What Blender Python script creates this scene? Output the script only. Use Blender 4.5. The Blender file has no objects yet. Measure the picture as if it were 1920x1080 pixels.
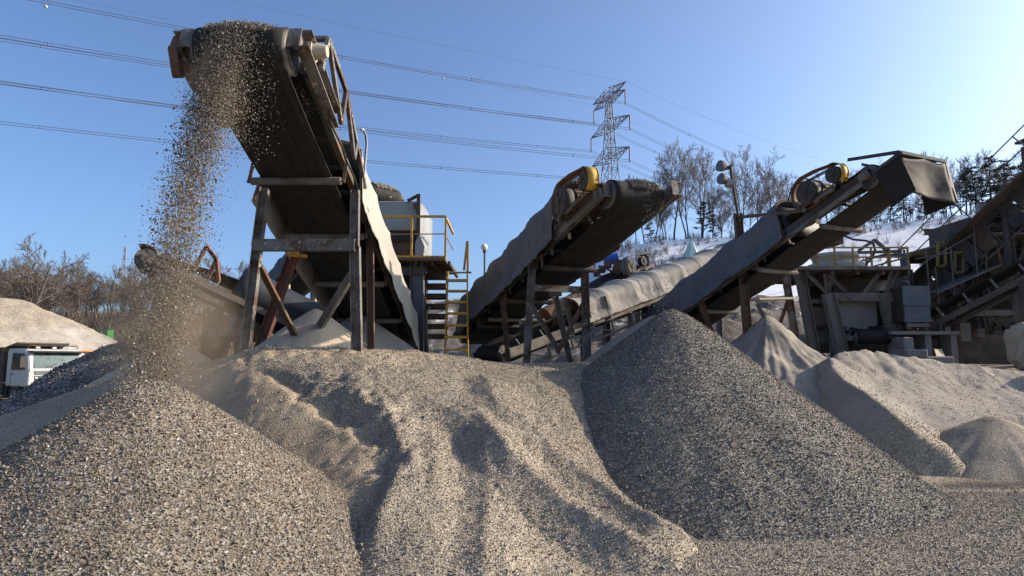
import bpy, bmesh, math, random
import numpy as np
from mathutils import Vector, Matrix
R = math.radians
random.seed(7)
rng = np.random.default_rng(11)
S = bpy.context.scene
COL = S.collection

# ------------------------------------------------------------------ camera, sky, sun, exposure
CAMZ = 1.8
PITCH = math.atan(140 / 1200.0)
FPX = 1200.0                                     # focal length in pixels of the 1920 wide picture
cd = bpy.data.cameras.new('camera'); cam = bpy.data.objects.new('camera', cd); COL.objects.link(cam)
cam.location = (0, 0, CAMZ); cam.rotation_euler = (R(90) + PITCH, 0, 0)
cd.sensor_width = 36.0; cd.lens = FPX / 1920 * 36; cd.clip_start = 0.05; cd.clip_end = 6000
S.camera = cam
SUN_AZ, SUN_EL = R(81), R(26)                    # clockwise from the viewing direction (+Y), above the horizon
W = bpy.data.worlds.new('World'); S.world = W; W.use_nodes = True
nt = W.node_tree; bg = nt.nodes['Background']
sky = nt.nodes.new('ShaderNodeTexSky'); sky.sky_type = 'NISHITA'; sky.sun_disc = False
sky.sun_elevation = SUN_EL; sky.sun_rotation = SUN_AZ
sky.air_density = 0.7; sky.dust_density = 3.3; sky.ozone_density = 1.3; sky.altitude = 50
tint = nt.nodes.new('ShaderNodeMix'); tint.data_type = 'RGBA'; tint.blend_type = 'MULTIPLY'; tint.inputs[0].default_value = 1.0
tint.inputs[7].default_value = (.73, .90, 1.07, 1); nt.links.new(sky.outputs[0], tint.inputs[6])   # the clear, slightly violet winter blue
nt.links.new(tint.outputs[2], bg.inputs[0]); bg.inputs[1].default_value = 0.14
sl = bpy.data.lights.new('sun', 'SUN'); sl.energy = 4.4; sl.angle = R(0.5); sl.color = (1.0, 0.84, 0.66)
so = bpy.data.objects.new('sun', sl); COL.objects.link(so)
SUNV = Vector((math.sin(SUN_AZ) * math.cos(SUN_EL), math.cos(SUN_AZ) * math.cos(SUN_EL), math.sin(SUN_EL)))
so.rotation_euler = SUNV.to_track_quat('Z', 'Y').to_euler(); so.location = (40, 0, 40)
S.view_settings.view_transform = 'Standard'; S.view_settings.look = 'None'
S.view_settings.exposure = 0.78; S.view_settings.gamma = 1.0
S.cycles.max_bounces = 6; S.cycles.diffuse_bounces = 3; S.cycles.glossy_bounces = 2
S.cycles.transparent_max_bounces = 8; S.cycles.volume_bounces = 0

# ------------------------------------------------------------------ helpers
_cp, _sp = math.cos(PITCH), math.sin(PITCH)
def ray(px, py):
    a = (px - 960) / FPX; b = (540 - py) / FPX
    return a, _cp - b * _sp, _sp + b * _cp
def P(px, py, D):
    """world point seen at picture position px, py whose distance along the view (Y) is D"""
    a, y, z = ray(px, py); s = D / y
    return Vector((a * s, D, CAMZ + z * s))
def PZ(px, py, D): return P(px, py, D).z

def tag(o, label=None, cat=None, group=None, kind=None):
    if label: o['label'] = label
    if cat: o['category'] = cat
    if group: o['group'] = group
    if kind: o['kind'] = kind
    return o
def thing(name, loc, label, cat, group=None, rz=0.0):
    o = bpy.data.objects.new(name, None); COL.objects.link(o); o.location = loc; o.rotation_euler = (0, 0, rz)
    o.empty_display_size = .2
    return tag(o, label, cat, group)
def rootloc(o):
    v = Vector((0, 0, 0))
    while o is not None: v += o.location; o = o.parent
    return v
def copy_tree(o, parent=None):
    c = o.copy(); COL.objects.link(c)
    if parent: c.parent = parent
    for ch in o.children: copy_tree(ch, c)
    return c

class MB:
    """collects shapes; build() links them as ONE mesh object (vertices are given in world space)"""
    def __init__(s): s.v = []; s.f = []; s.sm = []
    def add(s, vs, fs, smooth=False):
        k = len(s.v); s.v += [tuple(v) for v in vs]; s.f += [tuple(i + k for i in f) for f in fs]; s.sm += [smooth] * len(fs)
        return s
    def hexa(s, c):     # 8 corners, bottom loop then top loop
        return s.add(c, [(3, 2, 1, 0), (4, 5, 6, 7), (0, 1, 5, 4), (1, 2, 6, 5), (2, 3, 7, 6), (3, 0, 4, 7)])
    def box(s, c, d, m=None):
        x, y, z = d[0] / 2, d[1] / 2, d[2] / 2
        vs = [Vector(q) for q in ((-x, -y, -z), (x, -y, -z), (x, y, -z), (-x, y, -z), (-x, -y, z), (x, -y, z), (x, y, z), (-x, y, z))]
        if m is not None: vs = [m @ v for v in vs]
        return s.hexa([v + Vector(c) for v in vs])
    def bar(s, p, q, w, h, up=(0, 0, 1)):
        p, q = Vector(p), Vector(q); d = (q - p).normalized(); up = Vector(up)
        if abs(d.dot(up)) > .98: up = Vector((0, 1, 0)) if abs(d.y) < .9 else Vector((1, 0, 0))
        a = d.cross(up).normalized(); b = a.cross(d).normalized()
        a *= w / 2; b *= h / 2
        return s.hexa([p - a - b, p + a - b, q + a - b, q - a - b, p - a + b, p + a + b, q + a + b, q - a + b])
    def channel(s, p, q, w, h, up=(0, 0, 1), side=1, th=.014):
        """a C section: web plus two flanges; side says which way the flanges point"""
        p, q = Vector(p), Vector(q); d = (q - p).normalized(); up = Vector(up)
        if abs(d.dot(up)) > .98: up = Vector((0, 1, 0))
        a = d.cross(up).normalized(); b = a.cross(d).normalized()
        s.bar(p, q, th, h, up)
        for k in (-1, 1):
            o = b * (k * (h / 2 - th / 2)) + a * (side * (w / 2 + th / 2 - .001))
            s.bar(p + o, q + o, w, th - .001, up)
        return s
    def tube(s, pts, r, n=8, caps=True, smooth=True):
        pts = [Vector(p) for p in pts]; m = len(pts)
        rs = r if isinstance(r, (list, tuple)) else [r] * m
        d0 = (pts[1] - pts[0]).normalized()
        ref = Vector((0, 0, 1)) if abs(d0.z) < .9 else Vector((1, 0, 0))
        a = d0.cross(ref).normalized(); vs = []
        for i in range(m):
            d = (pts[min(i + 1, m - 1)] - pts[max(i - 1, 0)]).normalized()
            a = (a - d * a.dot(d)).normalized(); b = d.cross(a)
            for k in range(n):
                t = 2 * math.pi * k / n
                vs.append(pts[i] + (a * math.cos(t) + b * math.sin(t)) * rs[i])
        fs = []
        for i in range(m - 1):
            for k in range(n):
                k2 = (k + 1) % n
                fs.append((i * n + k, i * n + k2, (i + 1) * n + k2, (i + 1) * n + k))
        s.add(vs, fs, smooth)
        if caps:
            s.add(vs[:n], [tuple(range(n))[::-1]]); s.add(vs[-n:], [tuple(range(n))])
        return s
    def grid(s, rows, smooth=True, closed=False):
        n = len(rows[0]); vs = [v for r in rows for v in r]; fs = []
        for i in range(len(rows) - 1):
            for k in range(n if closed else n - 1):
                k2 = (k + 1) % n
                fs.append((i * n + k, i * n + k2, (i + 1) * n + k2, (i + 1) * n + k))
        return s.add(vs, fs, smooth)
    def prism(s, poly, off):
        n = len(poly); off = Vector(off); p = [Vector(v) for v in poly]
        s.add(p + [v + off for v in p], [tuple(range(n))[::-1], tuple(range(n, 2 * n))] +
              [(i, (i + 1) % n, n + (i + 1) % n, n + i) for i in range(n)])
        return s
    def build(s, name, m, parent=None, bevel=0, solid=0):
        me = bpy.data.meshes.new(name); o = bpy.data.objects.new(name, me); COL.objects.link(o)
        off = Vector((0, 0, 0))
        if parent is not None: o.parent = parent; off = rootloc(parent)
        me.from_pydata([(v[0] - off.x, v[1] - off.y, v[2] - off.z) for v in s.v], [], s.f)
        me.polygons.foreach_set('use_smooth', s.sm); me.materials.append(m); me.update()
        if bevel:
            b = o.modifiers.new('bevel', 'BEVEL'); b.width = bevel; b.segments = 1; b.limit_method = 'ANGLE'
        if solid:
            b = o.modifiers.new('thick', 'SOLIDIFY'); b.thickness = solid; b.offset = 0
        return o

# ------------------------------------------------------------------ materials
def new_mat(name):
    m = bpy.data.materials.new(name); m.use_nodes = True
    n = m.node_tree.nodes; b = n['Principled BSDF']; b.inputs['Specular IOR Level'].default_value = .3
    return m, m.node_tree, b
def ramp(t, stops, interp='LINEAR'):
    r = t.nodes.new('ShaderNodeValToRGB'); e = r.color_ramp.elements; r.color_ramp.interpolation = interp
    while len(e) < len(stops): e.new(.5)
    for k, (p, c) in enumerate(stops):
        e[k].position = p; e[k].color = (*c, 1) if len(c) == 3 else c
    return r
def noise(t, vec, scale, detail=6, rough=.6, dist=0.0):
    n = t.nodes.new('ShaderNodeTexNoise'); n.inputs['Scale'].default_value = scale; n.inputs['Detail'].default_value = detail
    n.inputs['Roughness'].default_value = rough; n.inputs['Distortion'].default_value = dist
    t.links.new(vec, n.inputs['Vector']); return n
def coords(t, stretch=(1, 1, 1)):
    c = t.nodes.new('ShaderNodeTexCoord'); m = t.nodes.new('ShaderNodeMapping'); m.inputs['Scale'].default_value = stretch
    t.links.new(c.outputs['Object'], m.inputs['Vector']); return m.outputs[0]
def mixc(t, fac, a, b, mode='MIX'):
    m = t.nodes.new('ShaderNodeMix'); m.data_type = 'RGBA'; m.blend_type = mode
    for sock, v in ((m.inputs[0], fac), (m.inputs[6], a), (m.inputs[7], b)):
        if isinstance(v, bpy.types.NodeSocket): t.links.new(v, sock)
        elif isinstance(v, (int, float)): sock.default_value = v
        else: sock.default_value = (*v, 1)
    return m.outputs[2]
def bump(t, b, h, strength, dist, prev=None):
    n = t.nodes.new('ShaderNodeBump'); n.inputs['Strength'].default_value = strength; n.inputs['Distance'].default_value = dist
    t.links.new(h, n.inputs['Height'])
    if prev is not None: t.links.new(prev, n.inputs['Normal'])
    t.links.new(n.outputs[0], b.inputs['Normal']); return n.outputs[0]
def surf(name, c1, c2, scale=3, rough=.8, patch=None, pscale=1.5, plo=.52, phi=.62, spots=None, bmp=(60, .25, .01), stretch=(1, 1, 1), metal=0.0, spec=.3):
    """two-tone noise, an optional second coat in patches (rust, dust), optional specks, fine bump"""
    m, t, b = new_mat(name); v = coords(t, stretch)
    n1 = noise(t, v, scale, 8, .65)
    col = ramp(t, [(.3, c1), (.7, c2)]); t.links.new(n1.outputs[0], col.inputs[0]); out = col.outputs[0]
    if patch is not None:
        n2 = noise(t, v, pscale, 10, .7, .4); r2 = ramp(t, [(plo, (0, 0, 0)), (phi, (1, 1, 1))]); t.links.new(n2.outputs[0], r2.inputs[0])
        n3 = noise(t, v, pscale * 9, 5, .7); p2 = ramp(t, [(.3, tuple(x * .55 for x in patch)), (.7, tuple(min(1, x * 1.35) for x in patch))]); t.links.new(n3.outputs[0], p2.inputs[0])
        out = mixc(t, r2.outputs[0], out, p2.outputs[0])
    if spots is not None:
        n4 = noise(t, v, spots[0], 4, .6); r4 = ramp(t, [(spots[1], (0, 0, 0)), (spots[1] + .06, (1, 1, 1))]); t.links.new(n4.outputs[0], r4.inputs[0])
        out = mixc(t, r4.outputs[0], out, spots[2])
    t.links.new(out, b.inputs['Base Color']); b.inputs['Roughness'].default_value = rough
    b.inputs['Metallic'].default_value = metal; b.inputs['Specular IOR Level'].default_value = spec
    n5 = noise(t, v, bmp[0], 6, .7); bump(t, b, n5.outputs[0], bmp[1], bmp[2])
    return m

M = {}
RUST = (.16, .075, .035)
M['steel'] = surf('weathered_steel', (.105, .10, .092), (.19, .18, .165), 2.5, .7, (.085, .055, .038), 2.2, .47, .57, (14, .62, (.42, .38, .31)))
M['dark_steel'] = surf('dark_dusty_steel', (.03, .027, .025), (.075, .067, .057), 3, .75, (.10, .06, .035), 2.0, .52, .62)
M['rust_steel'] = surf('rusted_steel', (.075, .045, .03), (.15, .088, .055), 4, .85, (.17, .155, .135), 1.8, .55, .66)
M['red_steel'] = surf('red_primer_steel', (.13, .048, .033), (.24, .085, .055), 3, .75, (.09, .06, .045), 2.0, .50, .60)
M['green_steel'] = surf('green_grey_paint', (.045, .06, .05), (.09, .10, .085), 3, .7, RUST, 2.4, .52, .6)
M['grey_paint'] = surf('grey_machine_paint', (.20, .215, .22), (.29, .30, .295), 1.2, .6, (.20, .13, .09), 1.6, .60, .68, (7, .66, (.16, .10, .07)))
M['bluegrey'] = surf('blue_grey_plate', (.065, .082, .098), (.11, .125, .14), 1.5, .55, (.20, .17, .14), 1.5, .57, .70)
M['yellow'] = surf('yellow_paint', (.44, .245, .025), (.56, .33, .045), 3, .65, (.17, .105, .06), 3.0, .52, .64, (16, .62, (.30, .22, .14)))
M['pale'] = surf('dusty_pale_panel', (.30, .26, .20), (.42, .37, .29), 1.6, .85, (.20, .14, .09), 1.4, .58, .70)
M['concrete'] = surf('concrete', (.16, .147, .133), (.25, .235, .21), 1.4, .9, (.16, .14, .12), .9, .55, .68, bmp=(25, .4, .02))
M['dusty_plant'] = surf('dust_caked_steel', (.10, .088, .075), (.19, .17, .145), 1.7, .85, (.08, .06, .05), 1.2, .52, .64)
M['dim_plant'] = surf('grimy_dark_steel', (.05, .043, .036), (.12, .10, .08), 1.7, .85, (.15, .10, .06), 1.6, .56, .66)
M['rubber'] = surf('black_rubber', (.014, .014, .014), (.034, .032, .030), 2.5, .6, (.075, .062, .05), 1.3, .52, .75)
M['rubber_brown'] = surf('dusty_rubber', (.042, .035, .029), (.074, .061, .048), 1.8, .75, (.025, .024, .023), .9, .5, .72)
M['rubber_black'] = surf('black_rubber_sheet', (.008, .008, .0085), (.016, .016, .016), 2.5, .7)
M['drum'] = surf('worn_drum_steel', (.07, .065, .06), (.15, .135, .12), 4, .45, (.20, .17, .13), 3, .5, .66, metal=.4)
M['black_pipe'] = surf('dark_plastic_pipe', (.018, .021, .026), (.036, .04, .046), 1.1, .5, (.10, .09, .08), .8, .56, .78)
M['glass'] = surf('cab_glass', (.035, .062, .064), (.06, .098, .098), .8, .05, (.02, .022, .025), 1.3, .50, .56, spec=.25, bmp=(3, .02, .01))  # dark blotches painted in for reflections and the dim cab interior
M['white_paint'] = surf('white_truck_paint', (.38, .375, .36), (.47, .465, .45), 1.0, .5, (.34, .29, .23), 1.2, .52, .75)
M['orange'] = surf('orange_paint', (.62, .16, .04), (.75, .22, .06), 2, .6)
M['blue'] = surf('blue_paint', (.02, .06, .28), (.04, .10, .38), 2, .5)
M['lamp_glass'] = surf('lamp_globe', (.62, .58, .50), (.74, .70, .62), 2, .35)
M['insulator'] = surf('brown_insulator', (.05, .045, .05), (.09, .08, .085), 2, .5)
M['pylon'] = surf('galvanised_steel', (.16, .18, .24), (.22, .25, .32), .3, .7)
M['wire'] = surf('aluminium_cable', (.10, .11, .17), (.14, .15, .22), .05, .7)
def belt_mat():
    m, t, b = new_mat('conveyor_belt_rubber'); c = t.nodes.new('ShaderNodeAttribute'); c.attribute_name = 'belt'
    mp = t.nodes.new('ShaderNodeMapping'); mp.inputs['Scale'].default_value = (.22, 9, 1); t.links.new(c.outputs['Vector'], mp.inputs[0])
    n = noise(t, mp.outputs[0], 2.2, 8, .62); r = ramp(t, [(.34, (.008, .0075, .007)), (.55, (.017, .015, .0125)), (.78, (.048, .038, .029))]); t.links.new(n.outputs[0], r.inputs[0])
    n2 = noise(t, c.outputs['Vector'], 5, 6, .7); r2 = ramp(t, [(.45, (0, 0, 0)), (.8, (1, 1, 1))]); t.links.new(n2.outputs[0], r2.inputs[0])
    out = mixc(t, r2.outputs[0], r.outputs[0], (.034, .028, .022))
    t.links.new(out, b.inputs['Base Color']); b.inputs['Roughness'].default_value = .8
    bump(t, b, n.outputs[0], .2, .01); return m
M['yellow_dull'] = surf('worn_mustard_paint', (.22, .14, .04), (.34, .22, .06), 3, .7, (.12, .08, .05), 3, .5, .62)
M['belt'] = belt_mat()
def tarp_mat(name, c1, c2, dust, patch_lo=.5):
    m, t, b = new_mat(name); v = coords(t)
    n = noise(t, v, 1.6, 8, .62); r = ramp(t, [(.3, c1), (.72, c2)]); t.links.new(n.outputs[0], r.inputs[0])
    vs = coords(t, (2.2, 2.2, .5)); n2 = noise(t, vs, 2.5, 8, .7, .8); r2 = ramp(t, [(patch_lo, (0, 0, 0)), (patch_lo + .3, (1, 1, 1))]); t.links.new(n2.outputs[0], r2.inputs[0])
    out = mixc(t, r2.outputs[0], r.outputs[0], dust)
    t.links.new(out, b.inputs['Base Color']); b.inputs['Roughness'].default_value = .85; b.inputs['Specular IOR Level'].default_value = .2
    n3 = noise(t, v, 5.0, 4, .55, 1.2); p = bump(t, b, n3.outputs[0], .16, .05)
    w = noise(t, v, 240, 2, .5); bump(t, b, w.outputs[0], .12, .003, p)
    return m
M['tarp_pale'] = tarp_mat('pale_canvas', (.31, .29, .25), (.38, .355, .31), (.27, .25, .21))
M['tarp_grey'] = tarp_mat('grey_canvas', (.085, .083, .08), (.12, .117, .11), (.155, .148, .135))
M['tarp_blue'] = tarp_mat('blue_grey_canvas', (.08, .088, .10), (.11, .12, .132), (.15, .15, .148))
M['tarp_dust'] = tarp_mat('dusty_canvas', (.225, .212, .19), (.27, .255, .23), (.20, .188, .165))
# ------------------------------------------------------------------ noise and height fields (numpy)
def _hash(ix, iy, seed):
    h = (ix.astype(np.int64) * 374761393 + iy.astype(np.int64) * 668265263 + seed * 974711) & 0xFFFFFFFF
    h = ((h ^ (h >> 13)) * 1274126177) & 0xFFFFFFFF
    return ((h ^ (h >> 16)) & 0xFFFF) / 65535.0
def vnoise(x, y, seed=0):
    ix, iy = np.floor(x), np.floor(y); fx, fy = x - ix, y - iy
    ux, uy = fx * fx * (3 - 2 * fx), fy * fy * (3 - 2 * fy)
    a, b = _hash(ix, iy, seed), _hash(ix + 1, iy, seed); c, d = _hash(ix, iy + 1, seed), _hash(ix + 1, iy + 1, seed)
    return (a + (b - a) * ux) * (1 - uy) + (c + (d - c) * ux) * uy
def fbm(x, y, scale, octv=4, seed=0, gain=.5):
    x = np.asarray(x, float) * scale; y = np.asarray(y, float) * scale; s = 0; a = 1; tot = 0
    for k in range(octv):
        s = s + a * (vnoise(x, y, seed + k * 17) - .5); tot += a; a *= gain; x = x * 2.03 + 5.1; y = y * 2.03 + 1.7
    return s / tot
def sstep(a, b, x):
    t = np.clip((x - a) / (b - a), 0, 1); return t * t * (3 - 2 * t)
def interp(pts):
    xs = np.array([p[0] for p in pts], float); ys = np.array([p[1] for p in pts], float)
    return lambda x: np.interp(x, xs, ys)
def crest(pts, D):
    """height of a crest seen at the picture points, standing at depth D(px)"""
    q = []
    for p in pts:
        d = D(p[0]) if callable(D) else D
        q.append((p[0], PZ(p[0], p[1], float(d))))
    return interp(q)
def px_of(x, y): return 960 + FPX * (x / np.maximum(y, .1)) * 1.0
def seg_sdist(x, y, pts):
    """signed distance to a plan polyline (positive on the picture's right of a line that comes forward) and the distance run along it, 0..1"""
    best = np.full(x.shape, 1e9); sg = np.zeros(x.shape); al = np.zeros(x.shape)
    L = [0]
    for a, b in zip(pts[:-1], pts[1:]): L.append(L[-1] + math.hypot(b[0] - a[0], b[1] - a[1]))
    for k, (a, b) in enumerate(zip(pts[:-1], pts[1:])):
        dx, dy = b[0] - a[0], b[1] - a[1]; l2 = dx * dx + dy * dy
        t = np.clip(((x - a[0]) * dx + (y - a[1]) * dy) / l2, 0, 1)
        ex, ey = x - a[0] - t * dx, y - a[1] - t * dy; d = np.hypot(ex, ey)
        cr = ey * dx - ex * dy; m = d < best
        best = np.where(m, d, best); sg = np.where(m, np.sign(cr), sg); al = np.where(m, (L[k] + t * math.sqrt(l2)) / L[-1], al)
    return best * sg, al

# the central bank: for each bearing a crest (depth, height) and a foot
mc_D = interp([(-400, 9.8), (100, 10.2), (230, 9.6), (480, 9.1), (700, 9.3), (830, 9.9), (1000, 10.8), (1130, 11.6), (1300, 12), (1700, 13)])
mc_z = crest([(-400, 905), (-100, 850), (0, 800), (110, 752), (230, 712), (300, 700), (350, 690), (420, 672), (480, 658), (560, 650), (640, 653), (740, 657), (830, 666), (900, 676), (1000, 684), (1130, 678), (1250, 680), (1400, 720), (1500, 800), (1700, 990)], mc_D)
mf_D = interp([(-400, 6.0), (100, 6.2), (400, 5.6), (600, 4.7), (720, 4.2), (820, 4.1), (950, 4.5), (1150, 5.9), (1300, 6.8), (1380, 7.6), (1500, 9.0), (1700, 11.5)])
def bank0(x, y):
    p = 960 + FPX * (x / np.maximum(y, .5)) * .985
    Dc, zc, Df = mc_D(p), mc_z(p), mf_D(p)
    t = np.clip((y - Df) / (Dc - Df), -.3, 1.0)
    z = np.maximum(zc, 0) * (t - .08 * np.sin(2 * np.pi * np.clip(t, 0, 1))) - .5 * sstep(1380, 1500, p)
    back = np.clip(y - Dc, 0, 99)
    return np.where(y > Dc, np.maximum(zc - .06 * back, np.minimum(zc - .3 * back, 1.8)) - .5 * sstep(1380, 1500, p), z)
def drop(px, py, hf):
    a, yy, zz = ray(px, py); ys = np.linspace(3.2, 13, 1600); s = ys / yy
    z = CAMZ + zz * s; x = a * s; h = hf(x, ys); k = np.argmax(z < h)
    if z[k] >= h[k]: k = np.argmin(z - h)
    return (x[k], ys[k])
def plan(pts, hf): return [drop(px, py, hf) for px, py in pts]
RID = []
def ridge(pts, amp, wl, wr, fade=(.12, .9)): RID.append((plan(pts, lambda x, y: bank0(x, y) + amp * .85), amp, wl, wr, fade))
ridge([(600, 700), (650, 716), (700, 745), (744, 795), (756, 850), (747, 905), (718, 965), (690, 1030)], .15, .18, 1.0, (.4, .85))
ridge([(740, 705), (805, 745), (862, 790), (905, 850), (918, 930), (912, 1010), (905, 1090)], .11, .26, .8, (.3, .9))
ridge([(850, 690), (893, 765), (930, 830), (975, 880), (1060, 940), (1180, 1010), (1310, 1085)], .31, .38, .9, (.45, .95))
ridge([(905, 725), (965, 775), (1040, 845), (1140, 925), (1240, 990), (1335, 1035)], .24, .32, .5, (.3, .93))
ridge([(900, 690), (915, 720), (930, 760), (940, 800)], .12, .30, .7, (.3, .7))
def bank(x, y):
    z = bank0(x, y); p = px_of(x, y)
    for pts, amp, wl, wr, (f0, f1) in RID:
        s, al = seg_sdist(x, y, pts)
        s = s + .10 * fbm(x, y, 2.2, 3, 31)
        w = np.where(s < 0, wl, wr); e = np.clip(1 - np.abs(s) / w, 0, 1)
        prof = np.where(s < 0, e * .7 + .3 * e * e, e ** 1.35)
        z = z + amp * prof * sstep(0, f0, al) * (1 - sstep(f1, 1.0, al))
    # hollow left of the first scar, and a crumbling lip along its head
    # the slumped hollow left of the first scar: a smooth face tilted to the right, under a crumbling edge
    s, al = seg_sdist(x, y, RID[0][0]); m = sstep(.0, .24, -s + .12 * fbm(x, y, 3, 3, 33)) * sstep(-7.4, -5.2, x)
    pl = 1.98 - .27 * (x + 4.0) + .19 * (y - 8.7) + .05 * fbm(x, y, .9, 4, 34) + .025 * (np.abs(fbm(x, y, 3, 4, 35, .6)) * 2)
    z = z - m * np.clip(z - pl, 0, .17)
    lip = np.exp(-((y - mc_D(p) + .35) / .45) ** 2) * sstep(330, 480, p) * (1 - sstep(760, 900, p))
    cr = fbm(x, y, 2.4, 4, 5, .6); z = z + lip * (.10 + .35 * np.clip(fbm(x, y, .8, 2, 15) + .1, 0, 1)) * (np.abs(cr) * 2 - .25)
    s2 = seg_sdist(x, y, RID[0][0][:5])[0]; e2 = np.exp(-(s2 / .35) ** 2)
    z = z + e2 * .22 * (np.abs(fbm(x, y, 3.1, 4, 9, .6)) * 2 - .22)
    z = z + .12 * fbm(x, y, .7, 4, 3) + .05 * (np.abs(fbm(x, y, 2.6, 4, 4, .6)) * 2 - .2) + .02 * fbm(x, y, 11, 2, 6)
    return z
def cone(ax, ay, h, slope, rnd, seed, wob=.10, zb=-.2):
    def f(x, y):
        d = np.hypot(x - ax, y - ay); th = np.arctan2(y - ay, x - ax)
        d = d * (1 + wob * fbm(np.cos(th) * 2 + 9, np.sin(th) * 2 + 9, 1.1, 3, seed))
        z = h + rnd * slope - slope * np.sqrt(d * d + rnd * rnd)
        foot = .15; z = np.where(z < foot, (foot + .35) * np.exp((np.minimum(z, foot) - foot) / (foot + .35)) - .35, z)
        z = z + .06 * fbm(x, y, 1.3, 3, seed + 3) + .02 * fbm(x, y, 6, 2, seed + 5)
        return z
    return f
pL = P(275, 716, 5.9); pR = P(1258, 582, 10.4)
coneL = cone(pL.x, pL.y, pL.z, .70, .28, 21)
coneR = cone(pR.x, pR.y, pR.z, .765, .16, 22)
# mound of chippings on the left, stone colours darkened to carry its own shade
dk_D = interp([(-500, 11), (0, 12), (250, 13.2), (420, 13.4)])
dk_z = crest([(-500, 930), (-200, 830), (0, 770), (40, 752), (75, 728), (120, 696), (160, 676), (205, 655), (250, 643), (300, 648), (420, 700)], dk_D)
def darkm(x, y):
    p = 960 + FPX * x / np.maximum(y, .5) * .985; Dc = dk_D(p); zc = dk_z(p)
    z = zc - np.abs(y - Dc) * np.where(y < Dc, .62, .5) + .04
    return z + .10 * fbm(x, y, 1.1, 4, 41)
# light sand bank at the right, with a ridge running down to the track
rm_D = interp([(1300, 13.5), (1480, 14), (1640, 15), (1920, 15.5), (2500, 16)])
rm_z = crest([(1200, 700), (1380, 735), (1440, 722), (1480, 708), (1520, 680), (1560, 660), (1600, 657), (1650, 660), (1720, 672), (1840, 690), (1920, 698), (2050, 680), (2200, 520), (2500, 420)], rm_D)  # past the right frame edge the crest is raised, unseen, to cast shade
rm_F = interp([(1300, 9.5), (1480, 9.6), (1750, 10.6), (1850, 11.2), (2500, 11.5)])
def rbank0(x, y):
    p = 960 + FPX * x / np.maximum(y, .5) * .985; Dc, zc, Df = rm_D(p), rm_z(p), rm_F(p)
    t = np.clip((y - Df) / (Dc - Df), -.4, 1); b = np.clip(y - Dc, 0, 99)
    return np.where(y > Dc, np.maximum(zc - .4 * b, np.minimum(1.75, zc - .05 * b)), zc * (t + .09 * np.sin(2 * np.pi * np.clip(t, 0, 1))))
RR = [(7.0, 14.4), (6.75, 13.4), (6.6, 12.4), (6.6, 11.6), (6.8, 10.95), (7.2, 10.66), (7.76, 10.5)]
def rbank(x, y):
    z = rbank0(x, y); s, al = seg_sdist(x, y, RR)
    f = sstep(0, .12, al) * (1 - sstep(.85, 1, al))
    e = np.clip(1 - np.abs(s) / np.where(s < 0, 1.1, .9), 0, 1); z = z + .30 * f * e ** 1.3 - .60 * np.clip(-s - .05, 0, 9) * sstep(0, .05, al)
    z = z - .25 * sstep(.5, 1.4, s) * (1 - sstep(3.5, 6, s)) * sstep(.2, .5, al)
    p = px_of(x, y); lip = np.exp(-((y - rm_D(p) + .5) / .7) ** 2)
    z = z + lip * .20 * (np.abs(fbm(x, y, 1.5, 4, 61, .55)) * 2 - .25) + .10 * fbm(x, y, .8, 4, 62) + .055 * (np.abs(fbm(x, y, 2.0, 5, 63, .62)) * 2 - .2) + .02 * fbm(x, y, 14, 2, 64)
    return z
def peak(px, py, D, slope, rnd, seed, rough=.0, ridgey=0):
    p = P(px, py, D)
    def f(x, y):
        d = np.hypot(x - p.x, y - p.y); th = np.arctan2(y - p.y, x - p.x)
        d = d * (1 + .22 * fbm(np.cos(th) * 2, np.sin(th) * 2, 1.3, 3, seed))
        z = p.z + rnd * slope - slope * np.sqrt(d * d + rnd * rnd)
        if ridgey: z = z - ridgey * np.abs(fbm(np.cos(th) * 3, np.sin(th) * 3, 1.2, 3, seed + 4)) * np.clip(d, 0, 1.2)
        return z + rough * fbm(x, y, 1.6, 4, seed + 2)
    return f, p
peakR, pkR = peak(1437, 594, 15.6, .80, .10, 71, .34, .30)
peakS, pkS = peak(1862, 780, 11.6, .52, .16, 72, .05)
sandC, pkC = peak(592, 578, 10.6, .78, .07, 73, .05, .12)
sandD, pkD = peak(672, 588, 13.2, .70, .10, 74, .05)
sandE, pkE = peak(325, 640, 11.8, .66, .14, 75, .05)
dustF, pkF = peak(1232, 590, 12.4, .72, .2, 76, .08)
bigp, pkB = peak(-20, 548, 46, .55, 1.6, 77, .5)
bigq, pkQ = peak(-190, 520, 44, .55, 2.5, 78, .5)
def bigpale(x, y):
    z = np.maximum(bigp(x, y), bigq(x, y)); top = PZ(30, 560, 46)
    return np.minimum(z, top + .10 * fbm(x, y, .4, 3, 5)) + .25 * fbm(x, y, .22, 4, 6)

def ground_h(x, y):
    # the plant stands on a terrace; far left the land rises to the wood, right to the snow slope
    p = 960 + FPX * x / np.maximum(y, .5)
    yo = 6.2 * sstep(3.2, 6.2, x); terr = 1.75 * sstep(8.8 + yo, 12.5 + yo * .8, y) * sstep(-9.5, -7.0, x - .10 * (y - 12))
    z = terr + .05 * fbm(x, y, .35, 4, 1) + .02 * fbm(x, y, 2.3, 3, 2)
    far = sstep(46, 112, y) * (1 - sstep(-20, 40, x)) * (1 + .4 * fbm(x, y, .02, 3, 8)); z = z + 9.5 * far
    z = z + 2.5 * sstep(200, 900, np.hypot(x, y)) * (fbm(x, y, .004, 4, 12) + .3)
    return z

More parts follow.
